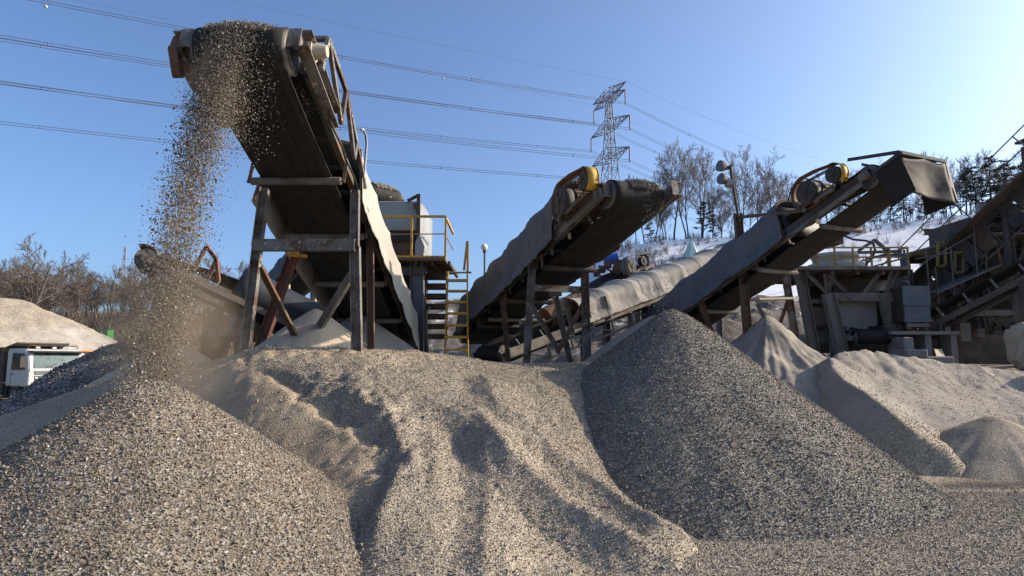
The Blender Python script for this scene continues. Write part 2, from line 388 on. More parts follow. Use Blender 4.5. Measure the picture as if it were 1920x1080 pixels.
# ------------------------------------------------------------------ ground materials
def stone_mat(name, stops):
    m, t, b = new_mat(name); a = t.nodes.new('ShaderNodeAttribute'); a.attribute_name = 'tone'
    r = ramp(t, stops); t.links.new(a.outputs['Fac'], r.inputs[0])
    n = noise(t, coords(t), 90, 4, .6); r2 = ramp(t, [(.25, (.72, .72, .72)), (.75, (1.15, 1.15, 1.15))]); t.links.new(n.outputs[0], r2.inputs[0])
    out = mixc(t, 1.0, r.outputs[0], r2.outputs[0], 'MULTIPLY')
    t.links.new(out, b.inputs['Base Color']); b.inputs['Roughness'].default_value = .85; b.inputs['Specular IOR Level'].default_value = .25
    return m
WARM = [(0, (.095, .082, .068)), (.25, (.14, .118, .094)), (.5, (.188, .158, .12)), (.7, (.24, .195, .145)), (.86, (.25, .23, .20)), (.96, (.30, .28, .25)), (1, (.40, .38, .345))]
GREY = [(0, (.085, .079, .072)), (.25, (.125, .115, .10)), (.5, (.17, .155, .133)), (.75, (.215, .19, .155)), (.92, (.25, .235, .21)), (1, (.36, .345, .315))]
PALE = [(0, (.165, .142, .114)), (.25, (.225, .193, .152)), (.5, (.27, .23, .178)), (.75, (.31, .268, .21)), (.93, (.34, .305, .25)), (1, (.43, .395, .34))]
SHADED = [(0, (.045, .046, .047)), (.4, (.11, .105, .10)), (.75, (.20, .185, .165)), (1, (.40, .38, .35))]  # palette darkened, putting the left mound's shade into its stones
M['stone_warm'] = stone_mat('crushed_stone_warm', WARM); M['stone_grey'] = stone_mat('crushed_stone_grey', GREY)
M['stone_pale'] = stone_mat('crushed_stone_pale', PALE); M['stone_shaded'] = stone_mat('crushed_stone_shaded', SHADED)
def gravel_base(name, stops, size, sand=None, smin=.45, smax=.62, fine=1.0):
    """packed chippings (one tone per cell) running into bare sand where the 'sandy' attribute says so"""
    m, t, b = new_mat(name); v = coords(t)
    vo = t.nodes.new('ShaderNodeTexVoronoi'); vo.inputs['Scale'].default_value = 1 / size; vo.inputs['Randomness'].default_value = 1
    t.links.new(v, vo.inputs['Vector'])
    sp = t.nodes.new('ShaderNodeSeparateColor'); t.links.new(vo.outputs['Color'], sp.inputs[0])
    r = ramp(t, stops); t.links.new(sp.outputs[0], r.inputs[0]); col = r.outputs[0]
    big = noise(t, v, .9, 6, .6); rb = ramp(t, [(.3, (.82, .82, .82)), (.7, (1.12, 1.10, 1.06))]); t.links.new(big.outputs[0], rb.inputs[0])
    col = mixc(t, 1.0, col, rb.outputs[0], 'MULTIPLY')
    if sand is not None:
        n = noise(t, v, 1.3, 9, .72); rs = ramp(t, [(.25, sand[0]), (.55, sand[1]), (.8, sand[2])]); t.links.new(n.outputs[0], rs.inputs[0])
        g = noise(t, v, 220, 3, .7); rg = ramp(t, [(.3, (.78, .78, .78)), (.7, (1.2, 1.2, 1.2))]); t.links.new(g.outputs[0], rg.inputs[0])
        sc = mixc(t, 1.0, rs.outputs[0], rg.outputs[0], 'MULTIPLY')
        at = t.nodes.new('ShaderNodeAttribute'); at.attribute_name = 'sandy'
        n2 = noise(t, v, 3.5, 8, .7); ad = t.nodes.new('ShaderNodeMath'); ad.operation = 'ADD'; t.links.new(at.outputs['Fac'], ad.inputs[0])
        ms = t.nodes.new('ShaderNodeMath'); ms.operation = 'MULTIPLY_ADD'; t.links.new(n2.outputs[0], ms.inputs[0]); ms.inputs[1].default_value = .8; ms.inputs[2].default_value = -.4
        t.links.new(ms.outputs[0], ad.inputs[1])
        rm = ramp(t, [(smin, (0, 0, 0)), (smax, (1, 1, 1))]); t.links.new(ad.outputs[0], rm.inputs[0])
        col = mixc(t, rm.outputs[0], col, sc)
    t.links.new(col, b.inputs['Base Color']); b.inputs['Roughness'].default_value = .92; b.inputs['Specular IOR Level'].default_value = .15
    p = bump(t, b, vo.outputs['Distance'], .55 * fine, size * .7)
    n3 = noise(t, v, 45, 6, .75); bump(t, b, n3.outputs[0], .35, .02, p)
    return m
SAND = ((.24, .19, .134), (.32, .258, .183), (.37, .31, .235))
LSAND = ((.20, .178, .15), (.265, .238, .205), (.31, .283, .246))
M['g_warm'] = gravel_base('packed_warm_chippings', WARM, .024); M['g_grey'] = gravel_base('packed_grey_chippings', GREY, .022)
M['g_shaded'] = gravel_base('packed_shaded_chippings', SHADED, .035)
M['g_bank'] = gravel_base('sand_and_chippings', PALE, .018, SAND)
M['g_right'] = gravel_base('pale_sand_and_chippings', PALE, .02, LSAND)
M['g_sand'] = gravel_base('heaped_sand', PALE, .02, ((.33, .27, .20), (.42, .345, .26), (.47, .40, .31)))
M['g_pale'] = gravel_base('pale_heaped_grit', PALE, .05, ((.30, .272, .238), (.355, .322, .28), (.39, .355, .31)))
def ground_mat():
    m, t, b = new_mat('quarry_ground'); v = coords(t)
    vo = t.nodes.new('ShaderNodeTexVoronoi'); vo.inputs['Scale'].default_value = 45; t.links.new(v, vo.inputs['Vector'])
    sp = t.nodes.new('ShaderNodeSeparateColor'); t.links.new(vo.outputs['Color'], sp.inputs[0]); r = ramp(t, PALE); t.links.new(sp.outputs[0], r.inputs[0])
    n = noise(t, v, .5, 9, .7, .3); rn = ramp(t, [(.44, (0, 0, 0)), (.56, (1, 1, 1))]); t.links.new(n.outputs[0], rn.inputs[0])
    n1 = noise(t, v, 1.4, 8, .7); rd = ramp(t, [(.3, (.15, .118, .085)), (.6, (.215, .172, .128)), (.8, (.26, .225, .18))]); t.links.new(n1.outputs[0], rd.inputs[0])
    at = t.nodes.new('ShaderNodeAttribute'); at.attribute_name = 'dirt'
    near = mixc(t, at.outputs['Fac'], r.outputs[0], rd.outputs[0])
    nf = noise(t, v, .12, 8, .7); rf = ramp(t, [(.35, (.12, .085, .05)), (.55, (.20, .145, .085)), (.75, (.27, .225, .16))]); t.links.new(nf.outputs[0], rf.inputs[0])
    af = t.nodes.new('ShaderNodeAttribute'); af.attribute_name = 'wild'
    aw = t.nodes.new('ShaderNodeAttribute'); aw.attribute_name = 'wet'; near = mixc(t, aw.outputs['Fac'], near, (.045, .037, .03))
    col = mixc(t, af.outputs['Fac'], near, rf.outputs[0])
    t.links.new(col, b.inputs['Base Color']); b.inputs['Roughness'].default_value = .95; b.inputs['Specular IOR Level'].default_value = .12
    p = bump(t, b, vo.outputs['Distance'], .4, .02); bump(t, b, n1.outputs[0], .3, .05, p); return m
M['ground'] = ground_mat()

# ------------------------------------------------------------------ stones
def stone_templates(k=10, nv=11):
    out = []
    r = np.random.default_rng(3)
    while len(out) < k:
        bm = bmesh.new()
        q = r.normal(size=(nv, 3)); q /= np.linalg.norm(q, axis=1)[:, None]; q *= r.uniform(.72, 1.05, (nv, 1))
        for v in q: bm.verts.new(v)
        bmesh.ops.convex_hull(bm, input=bm.verts[:]); bm.verts.ensure_lookup_table()
        for v in [v for v in bm.verts if not v.link_faces]: bm.verts.remove(v)
        bm.verts.index_update()
        vs = np.array([v.co[:] for v in bm.verts]); fs = np.array([[v.index for v in f.verts] for f in bm.faces if len(f.verts) == 3]); bm.free()
        out.append((vs * .5, fs))
    return out
STONES = stone_templates()
def stones_mesh(pos, size, tone, seed=0, flat=(1, .78, .58)):
    """vertex, face and tone arrays for one stone per position"""
    r = np.random.default_rng(seed); n = len(pos)
    V, F, T = [], [], []; k0 = 0; pick = r.integers(0, len(STONES), n)
    for k, (tv, tf) in enumerate(STONES):
        i = np.nonzero(pick == k)[0]; m = len(i)
        if not m: continue
        q = r.normal(size=(m, 4)); q /= np.linalg.norm(q, axis=1)[:, None]; w, x, y, z = q.T
        Rm = np.stack([np.stack([1 - 2 * (y * y + z * z), 2 * (x * y - z * w), 2 * (x * z + y * w)], -1),
                       np.stack([2 * (x * y + z * w), 1 - 2 * (x * x + z * z), 2 * (y * z - x * w)], -1),
                       np.stack([2 * (x * z - y * w), 2 * (y * z + x * w), 1 - 2 * (x * x + y * y)], -1)], 1)
        sc = np.array(flat) * r.uniform(.75, 1.25, (m, 3)) * size[i][:, None]
        v = np.einsum('nij,nkj->nki', Rm, tv[None] * sc[:, None, :]) + pos[i][:, None, :]
        V.append(v.reshape(-1, 3)); F.append((tf[None] + (np.arange(m) * len(tv))[:, None, None] + k0).reshape(-1, 3))
        T.append(np.repeat(tone[i], len(tv))); k0 += m * len(tv)
    return np.concatenate(V), np.concatenate(F), np.concatenate(T)
def grad(hf, x, y, e=.03):
    return (hf(x + e, y) - hf(x - e, y)) / (2 * e), (hf(x, y + e) - hf(x, y - e)) / (2 * e)
def scatter(hf, box, spacing, size, others=(), keep=None, seed=0, sizevar=.32, lift=.12, margin=170):
    r = np.random.default_rng(seed); x0, x1, y0, y1 = box
    nx, ny = int((x1 - x0) / spacing), int((y1 - y0) / spacing)
    gx, gy = np.meshgrid(np.arange(nx), np.arange(ny)); x = x0 + (gx.ravel() + r.uniform(0, 1, nx * ny)) * spacing; y = y0 + (gy.ravel() + r.uniform(0, 1, nx * ny)) * spacing
    p = 960 + FPX * x / np.maximum(y, .4); m = (p > -margin) & (p < 1920 + margin); x, y = x[m], y[m]
    if keep is not None:
        m = r.uniform(0, 1, len(x)) < keep(x, y); x, y = x[m], y[m]
    z = hf(x, y)
    for o in others:
        m = z > o(x, y) - .02; x, y, z = x[m], y[m], z[m]
    m = z > -.08; x, y, z = x[m], y[m], z[m]
    row = 540 + FPX * ((CAMZ - z) / np.maximum(y, .4) + .117); m = row < 1250; x, y, z = x[m], y[m], z[m]
    gxx, gyy = grad(hf, x, y)
    nn = np.stack([-gxx, -gyy, np.ones_like(x)], -1); nl = np.linalg.norm(nn, axis=1); nn /= nl[:, None]
    view = np.stack([-x, -y, CAMZ - z], -1); view /= np.linalg.norm(view, axis=1)[:, None]
    m = (nn * view).sum(1) > -.25
    # steep faces take more stones per square metre of plan
    x, y, z, nn = x[m], y[m], z[m], nn[m]
    s = size * np.exp(r.normal(0, sizevar, len(x))); s = np.clip(s, size * .45, size * 2.0)
    pos = np.stack([x, y, z], -1) + nn * (s * (lift + r.uniform(-.22, .22, len(x))))[:, None]
    return pos, s, r.uniform(0, 1, len(x))
def raw_mesh(name, V, F, mats, midx=None, attrs=None, smooth=None):
    me = bpy.data.meshes.new(name); o = bpy.data.objects.new(name, me); COL.objects.link(o)
    nl = sum(f.shape[0] * f.shape[1] for f in F); npoly = sum(f.shape[0] for f in F)
    me.vertices.add(len(V)); me.vertices.foreach_set('co', V.astype(np.float32).ravel())
    me.loops.add(nl); me.loops.foreach_set('vertex_index', np.concatenate([f.ravel() for f in F]).astype(np.int32))
    me.polygons.add(npoly); sizes = np.concatenate([np.full(f.shape[0], f.shape[1]) for f in F]); st = np.concatenate([[0], np.cumsum(sizes)[:-1]])
    me.polygons.foreach_set('loop_start', st.astype(np.int32))
    for m in mats: me.materials.append(m)
    if midx is not None: me.polygons.foreach_set('material_index', midx.astype(np.int32))
    sm = np.zeros(npoly, bool) if smooth is None else smooth
    me.polygons.foreach_set('use_smooth', sm)
    for k, v in (attrs or {}).items():
        a = me.attributes.new(k, 'FLOAT', 'POINT'); a.data.foreach_set('value', v.astype(np.float32))
    me.update(calc_edges=True); me.validate(); return o
def heap(name, hf, box, res, base_mat, stone_mat_=None, stones=(), below=None, sandy=None, zmin=-.12):
    """a heap: its height-field surface and the stones lying on it, as one mesh"""
    x0, x1, y0, y1 = box; nx, ny = int((x1 - x0) / res) + 1, int((y1 - y0) / res) + 1
    xs, ys = np.linspace(x0, x1, nx), np.linspace(y0, y1, ny); X, Y = np.meshgrid(xs, ys); Z = hf(X, Y)
    ok = Z > zmin
    if below is not None: ok &= Z > below(X, Y) - .10
    i = np.arange(nx * ny).reshape(ny, nx); q = np.stack([i[:-1, :-1], i[:-1, 1:], i[1:, 1:], i[1:, :-1]], -1).reshape(-1, 4)
    q = q[ok.ravel()[q].any(1)]
    used = np.zeros(nx * ny, bool); used[q.ravel()] = True; remap = np.cumsum(used) - 1; q = remap[q]
    V = np.stack([X.ravel(), Y.ravel(), Z.ravel()], -1)[used]; sd = (sandy(X, Y) if sandy else np.zeros_like(X)).ravel()[used]
    Vs, Fs, Ts, mi, smo = [V], [q], [np.zeros(len(V))], [np.zeros(len(q))], [np.ones(len(q), bool)]; S_ = [sd]; k = len(V)
    for j, (pos, s, tone) in enumerate(stones):
        v, f, t = stones_mesh(pos, s, tone, j + 5); Vs.append(v); Fs.append(f + k); Ts.append(t); S_.append(np.zeros(len(v)))
        mi.append(np.ones(len(f))); smo.append(np.zeros(len(f), bool)); k += len(v)
    return raw_mesh(name, np.concatenate(Vs), Fs, [base_mat] + ([stone_mat_] if stone_mat_ else []), np.concatenate(mi), {'tone': np.concatenate(Ts), 'sandy': np.concatenate(S_)}, np.concatenate(smo))

# ------------------------------------------------------------------ ground sheet
def axis(lo, hi, n0, n1, step, grow):
    a = [0.0]
    s = step
    while a[-1] < hi:
        a.append(a[-1] + s)
        if a[-1] > n1: s *= grow
    b = [0.0]; s = step
    while b[-1] > lo:
        b.append(b[-1] - s)
        if b[-1] < n0: s *= grow
    return np.array(sorted(set(a + b)))
gx = axis(-4000, 4000, -14, 16, .16, 1.09); gy = axis(-300, 5000, -1, 18, .16, 1.09)
X, Y = np.meshgrid(gx, gy); Z = ground_h(X, Y); ny, nx = X.shape
i = np.arange(nx * ny).reshape(ny, nx); q = np.stack([i[:-1, :-1], i[:-1, 1:], i[1:, 1:], i[1:, :-1]], -1).reshape(-1, 4)
dirt = sstep(.0, .25, fbm(X, Y, .5, 4, 90)) * .5
trk = np.exp(-((Y - (10.1 + .02 * (X - 8))) / .5) ** 2) * sstep(5.9, 7.5, X); dirt = np.clip(np.maximum(dirt, trk), 0, 1)
wl_ = 9.72 + .12 * np.sin(X * 1.7) + .5 * fbm(X, Y, 1.6, 3, 19); wet = np.exp(-((Y - wl_) / .34) ** 2) * sstep(5.9, 6.4, X) * np.clip(1.2 + 1.6 * fbm(X, Y, 2.2, 3, 18), 0, 1)
wild = sstep(36, 60, Y) * (1 - .6 * sstep(-20, -12, X)); wild = np.maximum(wild, sstep(30, 60, np.abs(X)))
gs = scatter(ground_h, (-1, 13, 4.0, 11.5), .0215, .0205, others=(coneL, coneR, bank, rbank), keep=lambda x, y: np.where(np.exp(-((y - (10.1 + .02 * (x - 8))) / .45) ** 2) * (x > 6) > .4, .12, np.where(y > 9.2, .35, 1)), seed=1, margin=60)
v, f, t = stones_mesh(*gs, 2); k = X.size
ground = raw_mesh('ground', np.concatenate([np.stack([X.ravel(), Y.ravel(), Z.ravel()], -1), v]), [q, f + k], [M['ground'], M['stone_pale']],
                  np.concatenate([np.zeros(len(q)), np.ones(len(f))]), {'tone': np.concatenate([np.zeros(k), t]), 'dirt': np.concatenate([dirt.ravel(), np.zeros(len(v))]), 'wet': np.concatenate([wet.ravel(), np.zeros(len(v))]), 'wild': np.concatenate([wild.ravel(), np.zeros(len(v))])},
                  np.concatenate([np.ones(len(q), bool), np.zeros(len(f), bool)]))
tag(ground, kind='structure')

# ------------------------------------------------------------------ heaps
bx = (pL.x - 3.4, pL.x + 3.6, 2.6, pL.y + 2.6)
o = heap('gravel_pile', coneL, bx, .035, M['g_warm'], M['stone_warm'], [scatter(coneL, bx, .0155, .0178, others=(bank,), seed=2, margin=120), scatter(coneL, bx, .12, .030, others=(bank,), seed=12, margin=120)])
tag(o, 'near cone of warm brown and grey crushed stone under the falling stream', 'gravel pile')
bx = (pR.x - 4.6, pR.x + 5.2, 5.4, pR.y + 2.5)
o = heap('gravel_pile', coneR, bx, .045, M['g_grey'], M['stone_grey'], [scatter(coneR, bx, .0205, .0220, others=(bank, ground_h), seed=3, margin=120), scatter(coneR, bx, .15, .032, others=(bank, ground_h), seed=13, margin=120)], below=lambda x, y: np.maximum(bank(x, y), ground_h(x, y)))
tag(o, 'tall dark grey gravel cone with a sharp peak, right of centre', 'gravel pile')
def bank_sandy(x, y):
    p = px_of(x, y); s, al = seg_sdist(x, y, RID[0][0])
    left = sstep(-.1, .5, -s) * (1 - .7 * sstep(2.6, 3.8, mc_D(p) - y) * sstep(380, 520, p))
    up = sstep(-1.5, -.3, y - mc_D(p)) * (1 - .8 * sstep(700, 980, p))
    return np.clip(np.maximum(.95 * left, .62 * up) + .10 * (1 - sstep(1000, 1200, p)) + .25 * fbm(x, y, .9, 4, 57), 0, 1)
bx = (-9.6, 5.6, 3.6, 13.2)
kb = lambda x, y: np.clip(1.0 - .9 * sstep(.3, 1.0, bank_sandy(x, y) + .7 * fbm(x, y, 2.5, 4, 55, .65)), .05, 1)
o = heap('sand_bank', bank, bx, .04, M['g_bank'], M['stone_pale'], [scatter(bank, (-8, 4.5, 3.8, 11.2), .0175, .0165, others=(coneL, coneR), keep=kb, seed=4, margin=60), scatter(bank, (-8, 4.5, 3.8, 10.4), .13, .030, others=(coneL, coneR), keep=lambda x, y: .55 + 0 * x, seed=14, margin=60)], sandy=bank_sandy)
tag(o, 'broad brown sand bank with slumped gravel ridges in the middle foreground', 'sand bank')
bx = (-17, -4.6, 9.2, 16.5)
o = heap('gravel_pile', darkm, bx, .07, M['g_shaded'], M['stone_shaded'], [scatter(darkm, bx, .036, .036, others=(bank,), seed=5)], below=lambda x, y: np.maximum(bank(x, y), 0))
tag(o, 'low mound of chippings darkened for its own shade, in front of the truck', 'gravel pile')
bx = (3.6, 17.5, 9.0, 18)
def rb_sandy(x, y):
    return np.clip(sstep(-.2, 1.6, y - rm_F(px_of(x, y)) - .6) + .15, 0, 1)
o = heap('sand_bank', rbank, bx, .06, M['g_right'], M['stone_pale'], [scatter(rbank, bx, .030, .022, others=(coneR,), keep=lambda x, y: np.clip(1.15 - rb_sandy(x, y), .16, .85), seed=6, margin=60)], below=lambda x, y: np.maximum(coneR(x, y), ground_h(x, y)), sandy=rb_sandy)
tag(o, 'long pale grey sand bank in front of the crusher', 'sand bank')
def sheap(f, p, r, label, mat_, res=.05, sandy=.9, name='sand_pile', cat='sand pile'):
    o = heap(name, f, (p.x - r, p.x + r, p.y - r, p.y + r), res, mat_, below=lambda x, y: np.maximum(ground_h(x, y), np.where(x > 5, rbank(x, y) - .05, -9)), sandy=lambda x, y: np.full(x.shape, sandy)); tag(o, label, cat); return o
sheap(peakR, pkR, 4.0, 'rough pale sand peak behind the dark gravel cone', M['g_right'], .04)
sheap(peakS, pkS, 2.6, 'small smooth grey cone at the right edge of the photo', M['g_right'], .05, .3)
sheap(sandC, pkC, 2.6, 'tan sand cone under the large left conveyor', M['g_sand'], .04)
sheap(sandD, pkD, 2.2, 'grey sand heap behind the right leg of the large conveyor', M['g_right'], .05)
sheap(sandE, pkE, 2.2, 'dusty tan sand hump behind the falling gravel stream', M['g_sand'], .05)
sheap(dustF, pkF, 3.6, 'grey dust heap behind the peak of the dark gravel cone', M['g_right'], .06)
o = heap('gravel_pile', bigpale, (pkB.x - 26, pkB.x + 14, 34, 60), .3, M['g_pale'], below=ground_h, sandy=lambda x, y: .5 + .6 * fbm(x, y, .3, 3, 3))
tag(o, 'huge flat-topped pale stockpile behind the truck', 'gravel pile')
# ------------------------------------------------------------------ conveyors
class Conv:
    """frame of reference of a belt: s back from the head drum, t across (+ = left when looking up the belt), n square to the belt"""
    def __init__(c, H, T, b=.5, r=.25):
        c.H, c.T, c.b, c.r = Vector(H), Vector(T), b, r
        c.u = (c.H - c.T).normalized(); c.len = (c.H - c.T).length
        c.v = c.u.cross(Vector((0, 0, 1))).normalized(); c.w = c.v.cross(c.u).normalized()
    def L(c, s, t, n): return c.H - c.u * s + c.v * t + c.w * n
def wob(x, y, seed, sc=1.0): return float(fbm(np.array([x]), np.array([y]), sc, 3, seed)[0])

def belt(c, root, rollers=()):
    b, r, Ln = c.b, c.r, c.len
    path = []
    k = max(8, int(Ln / .3))
    for i in range(k + 1): path.append((Ln - Ln * i / k, -r, 'b'))
    for i in range(1, 12): a = -math.pi / 2 + math.pi * i / 12; path.append((-r * math.cos(a), r * math.sin(a), 'h'))
    for i in range(k + 1): path.append((Ln * i / k, r, 't'))
    for i in range(1, 8): a = math.pi / 2 - math.pi * i / 8; path.append((Ln + r * math.cos(a), r * math.sin(a), 'e'))
    path.append(path[0])
    rows, at = [], []; d = 0
    for j, (s, n, kd) in enumerate(path):
        if j: d += math.hypot(s - path[j - 1][0], n - path[j - 1][1])
        row = []
        for q in range(9):
            t = -b + 2 * b * q / 8; nn = n
            if kd == 't': nn += .20 * (abs(t) / b) ** 1.7 * min(1, max(0, (s - .35) / 1.1)) * min(1, max(0, (Ln - s) / .8))
            if kd == 'b': nn -= .035 * math.sin(math.pi * ((s / 2.4) % 1.0)) + .012 * math.cos(t / b * 3)
            row.append(c.L(s, t, nn)); at.append((d, t, 0))
        rows.append(row)
    mb = MB(); mb.grid(rows); o = mb.build('belt', M['belt'], root, solid=.018)
    a = o.data.attributes.new('belt', 'FLOAT_VECTOR', 'POINT'); a.data.foreach_set('vector', np.array(at, np.float32).ravel())
    return o
def drums(c, root, m='drum'):
    for nm, s in (('head_drum', 0), ('tail_drum', c.len)):
        mb = MB(); r = c.r - .012; b = c.b + .03
        mb.tube([c.L(s, -b, 0), c.L(s, -b + .001, 0), c.L(s, b - .001, 0), c.L(s, b, 0)], [r - .02, r, r, r - .02], 24)
        mb.tube([c.L(s, -b - .22, 0), c.L(s, b + .22, 0)], .035, 10)
        for sd in (-1, 1):      # hub and rim ring
            mb.tube([c.L(s, sd * b, 0), c.L(s, sd * (b + .03), 0)], .09, 12)
            mb.tube([c.L(s, sd * b, 0), c.L(s, sd * (b + .012), 0)], r * .72, 20)
        mb.build(nm, M[m], root)
        for sd in (-1, 1):
            mb = MB(); p = c.L(s, sd * (b + .15), 0); mb.bar(p - c.u * .10, p + c.u * .10, .09, .13, c.w); mb.tube([c.L(s, sd * (b + .09), 0), c.L(s, sd * (b + .215), 0)], .075, 12)
            mb.build('bearing', M['dusty_plant'], root)
def stringers(c, root, m='dark_steel', ext=.25, h=.18, off=.12, n=.02, lower=None, end=.2, hang=(1,), tie=1.6):
    for sd in (-1, 1):
        mb = MB(); t = sd * (c.b + off)
        mb.channel(c.L(-ext, t, n), c.L(c.len + end, t, n), .07, h, c.w, side=sd)
        s = max(.55, -ext + .2)
        while s < c.len - .2:       # idler brackets and hangers stand on the beam
            if sd in hang: mb.bar(c.L(s, t - sd * .01, n - h / 2 + .02), c.L(s, t - sd * .01, -c.r + .02), .06, .014, c.u)
            mb.bar(c.L(s, t - sd * .02, n + h / 2 - .02), c.L(s, t - sd * .13, n + h / 2 + .15), .05, .03, c.u)
            s += .8
        if lower and sd in hang:
            mb.bar(c.L(.5, t, lower), c.L(c.len, t, lower), .05, .05, c.w)
            s = .5
            while s < c.len - .8:
                mb.bar(c.L(s, t, lower + .02), c.L(s, t, n - h / 2), .04, .04, c.u)
                mb.bar(c.L(s + .02, t, lower + .02), c.L(s + .78, t, n - h / 2), .035, .035, c.v); s += .8
        mb.build('side_beam', M[m], root)
    s = .9
    while s < c.len:
        MB().bar(c.L(s, -c.b - off + .04, n - h / 2 + .05), c.L(s, c.b + off - .04, n - h / 2 + .05), .06, .04, c.w).build('cross_tie', M['dark_steel'], root); s += tie
def roller(c, root, s, n=None, r=.055, m='dusty_plant', ex=.10):
    n = -c.r - r - .012 if n is None else n
    mb = MB(); b = c.b + ex
    mb.tube([c.L(s, -b, n), c.L(s, b, n)], r, 14); mb.tube([c.L(s, -b - .06, n), c.L(s, b + .06, n)], .02, 8)
    o = mb.build('return_roller', M[m], root)
    for sd in (-1, 1): MB().bar(c.L(s, sd * (b + .035), n - .03), c.L(s, sd * (b + .035), -.02), .05, .014, c.u).build('bracket', M['rust_steel'], o)
def crease(x, y, seed, sc=1.0):
    return 1 - abs(2 * wob(x, y, seed, sc)) * 2.2
def tarp(c, root, s0, s1, m, hh=.55, over=.2, low=-.10, hoop=1.1, seed=1, sag=.06, droop=.10, wr=1.0, name='tarpaulin_cover'):
    """canvas laid over hoops, hanging in slanting pleats down both sides of the belt"""
    mb = MB(); rows = []; k = int((s1 - s0) / .06) + 1; W_ = c.b + over; nt_ = 36; nh = max(1, round((s1 - s0) / hoop)); hoop = (s1 - s0) / nh
    for i in range(k + 1):
        s = s0 + (s1 - s0) * i / k; q = (s - s0) / hoop; f = q - math.floor(q); ph = (4 * f * (1 - f)) ** .8; hv = .95 + .10 * wob(math.floor(q + .5) * 3.3, seed, seed)
        row = []
        lo = low - droop * (.5 + 1.5 * wob(s, seed, seed, 1.3)); lo2 = low - droop * (.5 + 1.5 * wob(s, seed + 50, seed, 1.3))
        for j in range(nt_ + 1):
            a = j / nt_
            if a < .34: g = a / .34; t = -(W_ - .10 * g); n = lo2 + (hh * .62 - lo2) * g; down = 1 - g; side = -1
            elif a > .66: g = (1 - a) / .34; t = W_ - .10 * g; n = lo + (hh * .62 - lo) * g; down = 1 - g; side = 1
            else:
                th = math.pi * (1 - (a - .34) / .32); t = (W_ - .10) * math.cos(th); n = hh * .62 + hh * .38 * math.sin(th) ** .8 * hv; down = 0; side = 1 if a > .5 else -1
            top = max(0, 1 - abs(a - .5) / .30)
            n -= sag * ph * (.35 + .65 * top)
            # pleats fan out from the hoop tops and run down the sides
            x = s + (f - .5) * hoop * .5 * down
            cr = crease(x * 3.2, down * .5 + side * 7, seed + 5) * .5 + crease(x * 6.5, down * .25 + side * 9, seed + 8) * .26
            dt = side * wr * (.085 * cr * (.3 + .7 * down)) - side * .10 * ph * (1 - abs(2 * down - 1)) * wr - side * .03 * ph
            row.append(c.L(s, t + dt, n + .030 * wr * cr * top))
        rows.append(row)
    mb.grid(rows); o = mb.build(name, M[m], root, solid=.008)
    for s in (s0 + .02, s1 - .02):
        hp = MB(); pts = [c.L(s, (W_ - .13) * math.cos(math.pi * j / 14), hh * .62 + (hh * .38 - .05) * math.sin(math.pi * j / 14)) for j in range(15)]
        hp.tube([c.L(s, W_ - .03, low)] + pts + [c.L(s, -W_ + .03, low)], .016, 6); hp.build('hoop', M['rust_steel'], o)
    return o
def leg(root, p, q, w=.12, m='steel', name='leg', th=None, plate=False):
    mb = MB(); p, q = Vector(p), Vector(q); d = (q - p).normalized()
    up = Vector((0, 1, 0)); a = d.cross(up).normalized()
    # an H section
    mb.bar(p, q, w - .02, .012, up)
    for k in (-1, 1):
        o = a * (k * w / 2); mb.bar(p + o, q + o, .014, w * .9, up)
    if plate: mb.box(q, (w * 1.8, w * 1.8, .03))
    return mb.build(name, M[m], root)
def strut(root, p, q, w=.07, m='steel', name='brace', h=None):
    mb = MB(); h = h or w; p, q = Vector(p), Vector(q)
    d = (q - p).normalized(); up = Vector((0, 1, 0)) if abs(d.y) < .9 else Vector((0, 0, 1)); a = d.cross(up).normalized()
    mb.bar(p, q, w, .012, up); mb.bar(p + a * (w / 2) , q + a * (w / 2), .012, h, up)    # an angle section
    return mb.build(name, M[m], root)
